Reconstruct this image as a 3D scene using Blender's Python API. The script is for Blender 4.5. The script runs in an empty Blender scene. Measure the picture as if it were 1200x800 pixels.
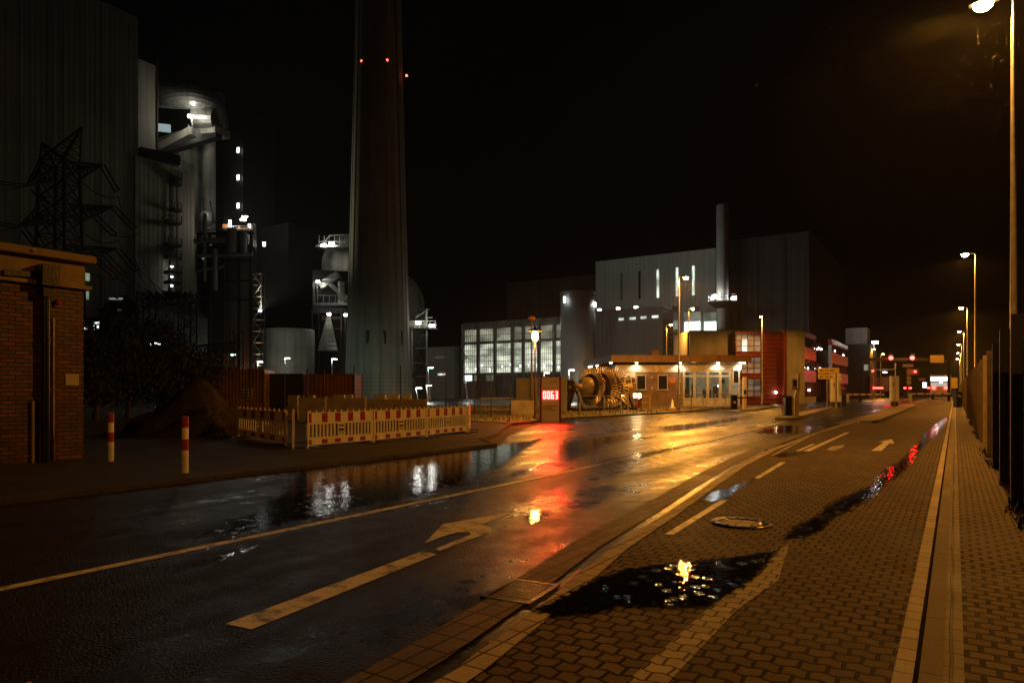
import bpy, bmesh, math, random
from mathutils import Vector, Matrix
rnd = random.Random(7)
C = bpy.context.scene.collection
PI = math.pi
sc = bpy.context.scene

# ------------------------------------------------------------------ frame of reference
F, CX, HY, EYE = 800.0, 600.0, 458.0, 1.5
U = Vector((.5443, .8389, 0)); V = Vector((.8389, -.5443, 0))     # along the road / across it to the right
ROAD_ROT = -math.atan2(.5443, .8389)
def P(px, py, d): return Vector(((px-CX)/F*d, d, EYE+(HY-py)/F*d))
def G(px, py):
    d = EYE*F/(py-HY); return Vector(((px-CX)/F*d, d, 0))
def ST(px, py):                                                   # ground point in road coordinates (across, along)
    p = G(px, py); return (p.dot(V), p.dot(U))
def RW(t, s, z=0): return V*t+U*s+Vector((0, 0, z))
def zat(py, d): return EYE+(HY-py)/F*d
def hit(Cn, dr, px):                                              # length along dr from Cn where it crosses the sight line px
    m = (px-CX)/F
    return (m*Cn.y-Cn.x)/(dr.x-m*dr.y)

# ------------------------------------------------------------------ tagging
def tag(o, label=None, cat=None, group=None, kind=None):
    if label: o['label'] = label
    if cat: o['category'] = cat
    if group: o['group'] = group
    if kind: o['kind'] = kind
    return o
def thing(name, loc, label, cat, group=None, rot=0):
    o = bpy.data.objects.new(name, None); C.objects.link(o)
    o.empty_display_size = .2
    o.location = loc; o.rotation_euler = (0, 0, rot)
    return tag(o, label, cat, group)
def dup(o, parent=None):
    c = o.copy(); C.objects.link(c)
    if parent: c.parent = parent
    for ch in list(o.children): dup(ch, c)
    return c

# ------------------------------------------------------------------ mesh builder
class MB:
    def __init__(s): s.v = []; s.f = []; s.m = []; s.cm = 0; s.sm = []; s.smooth = False
    def add(s, vs, fs):
        b = len(s.v); s.v += [tuple(x) for x in vs]
        for f in fs: s.f.append([b+i for i in f]); s.m.append(s.cm); s.sm.append(s.smooth)
        return s
    def mat(s, i): s.cm = i; return s
    def box(s, a, b, R=None, o=None):
        x0, y0, z0 = a; x1, y1, z1 = b
        vs = [Vector(p) for p in ((x0,y0,z0),(x1,y0,z0),(x1,y1,z0),(x0,y1,z0),(x0,y0,z1),(x1,y0,z1),(x1,y1,z1),(x0,y1,z1))]
        if R is not None: vs = [R @ p for p in vs]
        if o is not None: vs = [p+o for p in vs]
        return s.add(vs, [(0,3,2,1),(4,5,6,7),(0,1,5,4),(1,2,6,5),(2,3,7,6),(3,0,4,7)])
    def cbox(s, c, sz, rot=0):
        h = Vector(sz)/2
        return s.box(-h, h, Matrix.Rotation(rot, 3, 'Z'), Vector(c))
    def bar(s, a, b, w, h=None):
        a, b = Vector(a), Vector(b); h = h or w; d = b-a
        L = d.length
        if L < 1e-6: return s
        z = d/L; up = Vector((0,0,1)) if abs(z.z) < .95 else Vector((1,0,0))
        x = up.cross(z).normalized(); y = z.cross(x)
        R = Matrix((x, y, z)).transposed()
        return s.box((-w/2,-h/2,0), (w/2,h/2,L), R, a)
    def cyl(s, a, b, r0, r1=None, n=12, cap=True):
        a, b = Vector(a), Vector(b); r1 = r0 if r1 is None else r1; d = (b-a)
        z = d.normalized(); up = Vector((0,0,1)) if abs(z.z) < .95 else Vector((1,0,0))
        x = up.cross(z).normalized(); y = z.cross(x)
        vs = [a+(x*math.cos(2*PI*i/n)+y*math.sin(2*PI*i/n))*r0 for i in range(n)]
        vs += [b+(x*math.cos(2*PI*i/n)+y*math.sin(2*PI*i/n))*r1 for i in range(n)]
        sm = s.smooth; s.smooth = n > 6
        s.add(vs, [(i,(i+1)%n,n+(i+1)%n,n+i) for i in range(n)]); s.smooth = sm
        if cap:
            s.add(vs[:n], [list(range(n))[::-1]]); s.add(vs[n:], [list(range(n))])
        return s
    def lathe(s, prof, c=(0,0,0), n=24, ax='Z', dirv=None):
        c = Vector(c); vs = []
        if dirv is not None:
            z = Vector(dirv).normalized(); up = Vector((0,0,1)) if abs(z.z) < .95 else Vector((1,0,0))
            x = up.cross(z).normalized(); y = z.cross(x)
        else: x, y, z = Vector((1,0,0)), Vector((0,1,0)), Vector((0,0,1))
        for r, h in prof:
            for i in range(n):
                a = 2*PI*i/n; vs.append(c+x*(r*math.cos(a))+y*(r*math.sin(a))+z*h)
        k = len(prof); sm = s.smooth; s.smooth = True
        s.add(vs, [(j*n+i, j*n+(i+1)%n, (j+1)*n+(i+1)%n, (j+1)*n+i) for j in range(k-1) for i in range(n)])
        s.smooth = sm
        return s
    def prism(s, poly, z0, z1):
        n = len(poly)
        a = sum(poly[i][0]*poly[(i+1)%n][1]-poly[(i+1)%n][0]*poly[i][1] for i in range(n))
        if a < 0: poly = poly[::-1]
        vs = [(p[0],p[1],z0) for p in poly]+[(p[0],p[1],z1) for p in poly]
        return s.add(vs, [list(range(n))[::-1], list(range(n,2*n))]+[(i,(i+1)%n,n+(i+1)%n,n+i) for i in range(n)])
    def sheet(s, poly, z):
        n = len(poly)
        a = sum(poly[i][0]*poly[(i+1)%n][1]-poly[(i+1)%n][0]*poly[i][1] for i in range(n))
        if a < 0: poly = poly[::-1]
        return s.add([(p[0],p[1],z) for p in poly], [list(range(n))])
    def quad(s, a, b, c, d): return s.add([a,b,c,d], [(0,1,2,3)])
    def tube(s, pts, r, n=8):
        for i in range(len(pts)-1): s.cyl(pts[i], pts[i+1], r, r, n)
        return s
    def ball(s, c, r, n=12, zs=1):
        prof = [(r*math.sin(PI*i/8)+1e-4, -r*zs*math.cos(PI*i/8)) for i in range(9)]
        return s.lathe(prof, c, n)
    def build(s, name, mats, parent=None, keep=False, bevel=0):
        me = bpy.data.meshes.new(name)
        if parent is not None: off = Vector(parent.location)
        elif keep: off = Vector((0,0,0))
        else:
            xs = [v[0] for v in s.v]; ys = [v[1] for v in s.v]; zs = [v[2] for v in s.v]
            off = Vector(((min(xs)+max(xs))/2, (min(ys)+max(ys))/2, min(zs)))
        me.from_pydata([(v[0]-off.x, v[1]-off.y, v[2]-off.z) for v in s.v], [], s.f)
        for m in (mats if isinstance(mats, (list, tuple)) else [mats]): me.materials.append(m)
        for p, mi, sm in zip(me.polygons, s.m, s.sm): p.material_index = mi; p.use_smooth = sm
        me.update()
        o = bpy.data.objects.new(name, me); C.objects.link(o)
        if parent is not None: o.parent = parent
        else: o.location = off
        if bevel:
            b = o.modifiers.new('b', 'BEVEL'); b.width = bevel; b.segments = 2; b.limit_method = 'ANGLE'
        return o
# a part's own mesh is built in world numbers; sub-parts of a part sit at that part's origin
def sub(mb, name, mats, part, root):
    o = mb.build(name, mats, root); o.parent = part; return o

# ------------------------------------------------------------------ materials
def nodes_of(m):
    m.use_nodes = True; nt = m.node_tree; return nt, nt.nodes, nt.links
MATS = {}
def mat(name, col, rough=.6, metal=0, var=.25, scale=3, bump=.15, bscale=20, stripes=None, dirt=0, spec=.5, coat=0):
    """procedural surface: base colour with noise variation, optional ribs (axis, period, strength)"""
    m = bpy.data.materials.new(name); nt, N, L = nodes_of(m)
    b = N['Principled BSDF']; b.inputs['Roughness'].default_value = rough; b.inputs['Metallic'].default_value = metal
    b.inputs['Specular IOR Level'].default_value = spec
    b.inputs['Coat Weight'].default_value = coat; b.inputs['Coat Roughness'].default_value = .12
    tc = N.new('ShaderNodeTexCoord')
    no = N.new('ShaderNodeTexNoise'); no.inputs['Scale'].default_value = scale; no.inputs['Detail'].default_value = 6
    L.new(tc.outputs['Object'], no.inputs['Vector'])
    cr = N.new('ShaderNodeValToRGB')
    cr.color_ramp.elements[0].position = .3; cr.color_ramp.elements[1].position = .7
    cr.color_ramp.elements[0].color = tuple(c*(1-var) for c in col)+(1,)
    cr.color_ramp.elements[1].color = tuple(min(1,c*(1+var*.6)) for c in col)+(1,)
    L.new(no.outputs['Fac'], cr.inputs['Fac'])
    out = cr.outputs['Color']
    if dirt:                                                       # rain streaks running down
        mp = N.new('ShaderNodeMapping'); mp.inputs['Scale'].default_value = (1.1, 1.1, .03)
        n2 = N.new('ShaderNodeTexNoise'); n2.inputs['Scale'].default_value = .9; n2.inputs['Detail'].default_value = 5
        L.new(tc.outputs['Object'], mp.inputs['Vector']); L.new(mp.outputs['Vector'], n2.inputs['Vector'])
        r2 = N.new('ShaderNodeMapRange'); r2.inputs['From Min'].default_value = .4; r2.inputs['From Max'].default_value = .65
        r2.inputs['To Min'].default_value = 1; r2.inputs['To Max'].default_value = 1-dirt
        L.new(n2.outputs['Fac'], r2.inputs['Value'])
        mx = N.new('ShaderNodeMix'); mx.data_type = 'RGBA'; mx.blend_type = 'MULTIPLY'; mx.inputs['Factor'].default_value = 1
        cc = N.new('ShaderNodeCombineColor')
        for k in range(3): L.new(r2.outputs['Result'], cc.inputs[k])
        L.new(out, mx.inputs['A']); L.new(cc.outputs['Color'], mx.inputs['B']); out = mx.outputs['Result']
    L.new(out, b.inputs['Base Color'])
    nb = N.new('ShaderNodeTexNoise'); nb.inputs['Scale'].default_value = bscale; nb.inputs['Detail'].default_value = 3
    L.new(tc.outputs['Object'], nb.inputs['Vector'])
    bp = N.new('ShaderNodeBump'); bp.inputs['Strength'].default_value = bump; bp.inputs['Distance'].default_value = .02
    L.new(nb.outputs['Fac'], bp.inputs['Height']); nrm = bp.outputs['Normal']
    if stripes:
        ax, per, st = stripes
        dt = N.new('ShaderNodeVectorMath'); dt.operation = 'DOT_PRODUCT'; dt.inputs[1].default_value = ax
        L.new(tc.outputs['Object'], dt.inputs[0])
        mm = N.new('ShaderNodeMath'); mm.operation = 'MULTIPLY'; mm.inputs[1].default_value = 2*PI/per
        L.new(dt.outputs['Value'], mm.inputs[0])
        sn = N.new('ShaderNodeMath'); sn.operation = 'SINE'; L.new(mm.outputs[0], sn.inputs[0])
        b2 = N.new('ShaderNodeBump'); b2.inputs['Strength'].default_value = st; b2.inputs['Distance'].default_value = per*.12
        L.new(sn.outputs[0], b2.inputs['Height']); L.new(nrm, b2.inputs['Normal']); nrm = b2.outputs['Normal']
    L.new(nrm, b.inputs['Normal'])
    return m
def emit(name, col, st, pattern=None):
    m = bpy.data.materials.new(name); nt, N, L = nodes_of(m)
    b = N['Principled BSDF']; b.inputs['Base Color'].default_value = (.3,.3,.3,1)
    b.inputs['Emission Color'].default_value = col+(1,); b.inputs['Emission Strength'].default_value = st
    if pattern:                                                    # uneven interior behind the glass
        tc = N.new('ShaderNodeTexCoord'); mp = N.new('ShaderNodeMapping'); mp.inputs['Scale'].default_value = pattern
        L.new(tc.outputs['Object'], mp.inputs['Vector'])
        no = N.new('ShaderNodeTexNoise'); no.inputs['Scale'].default_value = 1; no.inputs['Detail'].default_value = 5
        L.new(mp.outputs['Vector'], no.inputs['Vector'])
        mr = N.new('ShaderNodeMapRange'); mr.inputs['From Min'].default_value = .35; mr.inputs['From Max'].default_value = .7
        mr.inputs['To Min'].default_value = st*.35; mr.inputs['To Max'].default_value = st*1.7
        L.new(no.outputs['Fac'], mr.inputs['Value']); L.new(mr.outputs['Result'], b.inputs['Emission Strength'])
    return m
def glass(name, tint=(.9,.95,.95)):
    m = bpy.data.materials.new(name); nt, N, L = nodes_of(m)
    N.remove(N['Principled BSDF'])
    t = N.new('ShaderNodeBsdfTransparent'); t.inputs['Color'].default_value = tint+(1,)
    g = N.new('ShaderNodeBsdfGlossy'); g.inputs['Roughness'].default_value = .03
    fr = N.new('ShaderNodeFresnel'); fr.inputs['IOR'].default_value = 1.5
    mx = N.new('ShaderNodeMixShader'); L.new(fr.outputs[0], mx.inputs[0]); L.new(t.outputs[0], mx.inputs[1]); L.new(g.outputs[0], mx.inputs[2])
    L.new(mx.outputs[0], N['Material Output'].inputs['Surface'])
    return m
def brick_mat(name, c1, c2, cm, bw, bh, mortar, rough=(.4,.7), wave=0, bump=.8, swap=None, dist=.008, wet=None, spec=.5, off=.5):
    """blocks or bricks; swap maps object axes onto the brick plane; wave gives interlocking joints"""
    m = bpy.data.materials.new(name); nt, N, L = nodes_of(m); b = N['Principled BSDF']
    b.inputs['Specular IOR Level'].default_value = spec
    tc = N.new('ShaderNodeTexCoord'); sp = N.new('ShaderNodeSeparateXYZ'); L.new(tc.outputs['Object'], sp.inputs[0])
    X, Y = {'xz': ('X','Z'), 'yz': ('Y','Z'), None: ('X','Y'), 'yx': ('Y','X')}[swap]
    cx, cy = sp.outputs[X], sp.outputs[Y]
    def mth(op, a, bb):
        n = N.new('ShaderNodeMath'); n.operation = op
        for i, q in enumerate((a, bb)):
            if q is None: continue
            if isinstance(q, (int, float)): n.inputs[i].default_value = q
            else: L.new(q, n.inputs[i])
        return n.outputs[0]
    if wave:
        wy = mth('MULTIPLY', mth('SINE', mth('MULTIPLY', cx, 2*PI/bw), None), wave)
        wx = mth('MULTIPLY', mth('SINE', mth('MULTIPLY', cy, 2*PI/(2*bh)), None), wave*.35)
        cy = mth('ADD', cy, wy); cx = mth('ADD', cx, wx)
    cb = N.new('ShaderNodeCombineXYZ'); L.new(cx, cb.inputs[0]); L.new(cy, cb.inputs[1])
    # slight irregular laying
    nz = N.new('ShaderNodeTexNoise'); nz.inputs['Scale'].default_value = 1.3; nz.inputs['Detail'].default_value = 3
    L.new(tc.outputs['Object'], nz.inputs['Vector'])
    va = N.new('ShaderNodeVectorMath'); va.operation = 'SCALE'; va.inputs['Scale'].default_value = dist*4
    L.new(nz.outputs['Color'], va.inputs[0])
    vb = N.new('ShaderNodeVectorMath'); vb.operation = 'ADD'; L.new(cb.outputs[0], vb.inputs[0]); L.new(va.outputs[0], vb.inputs[1])
    br = N.new('ShaderNodeTexBrick'); br.inputs['Scale'].default_value = 1; br.inputs['Brick Width'].default_value = bw
    br.inputs['Row Height'].default_value = bh; br.inputs['Mortar Size'].default_value = mortar; br.inputs['Mortar Smooth'].default_value = .25
    br.offset = off; br.inputs['Color1'].default_value = c1+(1,); br.inputs['Color2'].default_value = c2+(1,); br.inputs['Mortar'].default_value = cm+(1,)
    br.inputs['Bias'].default_value = -.1
    L.new(vb.outputs[0], br.inputs['Vector'])
    n1 = N.new('ShaderNodeTexNoise'); n1.inputs['Scale'].default_value = .7; n1.inputs['Detail'].default_value = 7; n1.inputs['Roughness'].default_value = .65
    L.new(tc.outputs['Object'], n1.inputs['Vector'])
    n2 = N.new('ShaderNodeTexNoise'); n2.inputs['Scale'].default_value = 60; n2.inputs['Detail'].default_value = 4
    L.new(tc.outputs['Object'], n2.inputs['Vector'])
    r1 = N.new('ShaderNodeMapRange'); r1.inputs['From Min'].default_value = .3; r1.inputs['From Max'].default_value = .7
    r1.inputs['To Min'].default_value = .45; r1.inputs['To Max'].default_value = 1.2; L.new(n1.outputs['Fac'], r1.inputs['Value'])
    f2 = mth('ADD', mth('MULTIPLY', n2.outputs['Fac'], .8), .6)
    fac = mth('MULTIPLY', r1.outputs['Result'], f2)
    mx = N.new('ShaderNodeMix'); mx.data_type = 'RGBA'; mx.blend_type = 'MULTIPLY'; mx.inputs['Factor'].default_value = 1
    cc = N.new('ShaderNodeCombineColor')
    for k in range(3): L.new(fac, cc.inputs[k])
    L.new(br.outputs['Color'], mx.inputs['A']); L.new(cc.outputs['Color'], mx.inputs['B'])
    L.new(mx.outputs['Result'], b.inputs['Base Color'])
    rr = N.new('ShaderNodeMapRange'); rr.inputs['From Min'].default_value = .35; rr.inputs['From Max'].default_value = .65
    rr.inputs['To Min'].default_value = rough[0]; rr.inputs['To Max'].default_value = rough[1]
    L.new(n1.outputs['Fac'], rr.inputs['Value']); L.new(rr.outputs['Result'], b.inputs['Roughness'])
    h = mth('ADD', mth('MULTIPLY', br.outputs['Fac'], -1.0), mth('MULTIPLY', n2.outputs['Fac'], .22))
    bp = N.new('ShaderNodeBump'); bp.inputs['Strength'].default_value = bump; bp.inputs['Distance'].default_value = .018
    L.new(h, bp.inputs['Height']); L.new(bp.outputs['Normal'], b.inputs['Normal'])
    return m
def asphalt_mat():
    m = bpy.data.materials.new('wet asphalt'); nt, N, L = nodes_of(m); b = N['Principled BSDF']
    def nd(t, **k):
        n = N.new(t)
        for a, v in k.items(): n.inputs[a].default_value = v
        return n
    def rng(src, f0, f1, t0, t1):
        n = N.new('ShaderNodeMapRange'); n.interpolation_type = 'SMOOTHSTEP'
        for i, v in zip(('From Min','From Max','To Min','To Max'), (f0,f1,t0,t1)): n.inputs[i].default_value = v
        L.new(src, n.inputs['Value']); return n.outputs['Result']
    tc = N.new('ShaderNodeTexCoord')
    mp = N.new('ShaderNodeMapping'); mp.inputs['Scale'].default_value = (1.0, .2, 1); L.new(tc.outputs['Object'], mp.inputs['Vector'])
    n1 = nd('ShaderNodeTexNoise', Scale=.9, Detail=7, Roughness=.62); L.new(mp.outputs['Vector'], n1.inputs['Vector'])
    n3 = nd('ShaderNodeTexNoise', Scale=3.2, Detail=4, Roughness=.6); L.new(tc.outputs['Object'], n3.inputs['Vector'])
    vo = nd('ShaderNodeTexVoronoi', Scale=58); L.new(tc.outputs['Object'], vo.inputs['Vector'])
    cr = N.new('ShaderNodeValToRGB'); cr.color_ramp.elements[0].position = .35; cr.color_ramp.elements[1].position = .7
    cr.color_ramp.elements[0].color = (.014,.013,.012,1); cr.color_ramp.elements[1].color = (.034,.031,.028,1); L.new(n1.outputs['Fac'], cr.inputs['Fac'])
    mx = N.new('ShaderNodeMix'); mx.data_type = 'RGBA'; mx.blend_type = 'MULTIPLY'; mx.inputs['Factor'].default_value = .6
    L.new(cr.outputs['Color'], mx.inputs['A']); L.new(vo.outputs['Color'], mx.inputs['B']); L.new(mx.outputs['Result'], b.inputs['Base Color'])
    wet = N.new('ShaderNodeMath'); wet.operation = 'MULTIPLY_ADD'; wet.inputs[1].default_value = .45
    L.new(n3.outputs['Fac'], wet.inputs[0]); L.new(n1.outputs['Fac'], wet.inputs[2])
    L.new(rng(wet.outputs[0], .56, .90, .25, .46), b.inputs['Roughness'])
    L.new(rng(wet.outputs[0], .66, .84, .22, .15), b.inputs['Specular IOR Level'])
    bp = nd('ShaderNodeBump', Distance=.008); L.new(rng(wet.outputs[0], .58, .82, .25, .95), bp.inputs['Strength']); L.new(vo.outputs['Distance'], bp.inputs['Height'])
    b2 = nd('ShaderNodeBump', Strength=.05, Distance=.02); L.new(n3.outputs['Fac'], b2.inputs['Height']); L.new(bp.outputs['Normal'], b2.inputs['Normal'])
    L.new(b2.outputs['Normal'], b.inputs['Normal'])
    return m
def water_mat():
    m = bpy.data.materials.new('puddle water'); nt, N, L = nodes_of(m); b = N['Principled BSDF']
    b.inputs['Base Color'].default_value = (.006,.006,.006,1); b.inputs['Roughness'].default_value = .02; b.inputs['IOR'].default_value = 1.36
    tc = N.new('ShaderNodeTexCoord')
    no = N.new('ShaderNodeTexNoise'); no.inputs['Scale'].default_value = 16; no.inputs['Detail'].default_value = 3
    L.new(tc.outputs['Object'], no.inputs['Vector'])
    vo = N.new('ShaderNodeTexVoronoi'); vo.inputs['Scale'].default_value = 7; L.new(tc.outputs['Object'], vo.inputs['Vector'])
    ml = N.new('ShaderNodeMath'); ml.operation = 'MULTIPLY'; ml.inputs[1].default_value = 55; L.new(vo.outputs['Distance'], ml.inputs[0])
    sn = N.new('ShaderNodeMath'); sn.operation = 'SINE'; L.new(ml.outputs[0], sn.inputs[0])
    # rain rings die away from the drop
    fd = N.new('ShaderNodeMapRange'); fd.inputs['From Min'].default_value = .05; fd.inputs['From Max'].default_value = .42
    fd.inputs['To Min'].default_value = 1; fd.inputs['To Max'].default_value = 0; L.new(vo.outputs['Distance'], fd.inputs['Value'])
    m2 = N.new('ShaderNodeMath'); m2.operation = 'MULTIPLY'; L.new(sn.outputs[0], m2.inputs[0]); L.new(fd.outputs['Result'], m2.inputs[1])
    ad = N.new('ShaderNodeMath'); ad.operation = 'MULTIPLY_ADD'; ad.inputs[1].default_value = .35
    L.new(m2.outputs[0], ad.inputs[0]); L.new(no.outputs['Fac'], ad.inputs[2])
    bp = N.new('ShaderNodeBump'); bp.inputs['Strength'].default_value = .11; bp.inputs['Distance'].default_value = .02
    L.new(ad.outputs[0], bp.inputs['Height']); L.new(bp.outputs['Normal'], b.inputs['Normal'])
    return m
def pool_mat():
    m = water_mat(); m.name = 'shallow puddle'; nt, N, L = nodes_of(m); b = N['Principled BSDF']
    tc = N.new('ShaderNodeTexCoord'); at_ = N.new('ShaderNodeAttribute'); at_.attribute_name = 'depth'
    no = N.new('ShaderNodeTexNoise'); no.inputs['Scale'].default_value = 13; no.inputs['Detail'].default_value = 7; no.inputs['Roughness'].default_value = .65
    L.new(tc.outputs['Object'], no.inputs['Vector'])
    ma = N.new('ShaderNodeMath'); ma.operation = 'MULTIPLY_ADD'; ma.inputs[1].default_value = 6.0
    L.new(no.outputs['Fac'], ma.inputs[0]); L.new(at_.outputs['Fac'], ma.inputs[2])
    mr = N.new('ShaderNodeMapRange'); mr.interpolation_type = 'SMOOTHSTEP'
    mr.inputs['From Min'].default_value = 2.6; mr.inputs['From Max'].default_value = 3.8; mr.inputs['To Max'].default_value = .93
    L.new(ma.outputs[0], mr.inputs['Value']); L.new(mr.outputs['Result'], b.inputs['Alpha'])
    return m
def paint_mat(name, col, wear=.5):
    """road paint with worn patches where the dark surface shows"""
    m = bpy.data.materials.new(name); nt, N, L = nodes_of(m); b = N['Principled BSDF']
    tc = N.new('ShaderNodeTexCoord')
    n1 = N.new('ShaderNodeTexNoise'); n1.inputs['Scale'].default_value = 5; n1.inputs['Detail'].default_value = 9; n1.inputs['Roughness'].default_value = .72
    L.new(tc.outputs['Object'], n1.inputs['Vector'])
    cr = N.new('ShaderNodeValToRGB'); cr.color_ramp.elements[0].position = .5-.2*wear+.02; cr.color_ramp.elements[1].position = .62
    cr.color_ramp.elements[0].position = .30+.12*wear; cr.color_ramp.elements[1].position = .45+.14*wear
    cr.color_ramp.elements[0].color = (.06,.055,.05,1); cr.color_ramp.elements[1].color = col+(1,)
    L.new(n1.outputs['Fac'], cr.inputs['Fac']); L.new(cr.outputs['Color'], b.inputs['Base Color'])
    b.inputs['Roughness'].default_value = .5
    n2 = N.new('ShaderNodeTexNoise'); n2.inputs['Scale'].default_value = 120; L.new(tc.outputs['Object'], n2.inputs['Vector'])
    bp = N.new('ShaderNodeBump'); bp.inputs['Strength'].default_value = .3; bp.inputs['Distance'].default_value = .004
    L.new(n2.outputs['Fac'], bp.inputs['Height']); L.new(bp.outputs['Normal'], b.inputs['Normal'])
    return m

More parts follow.
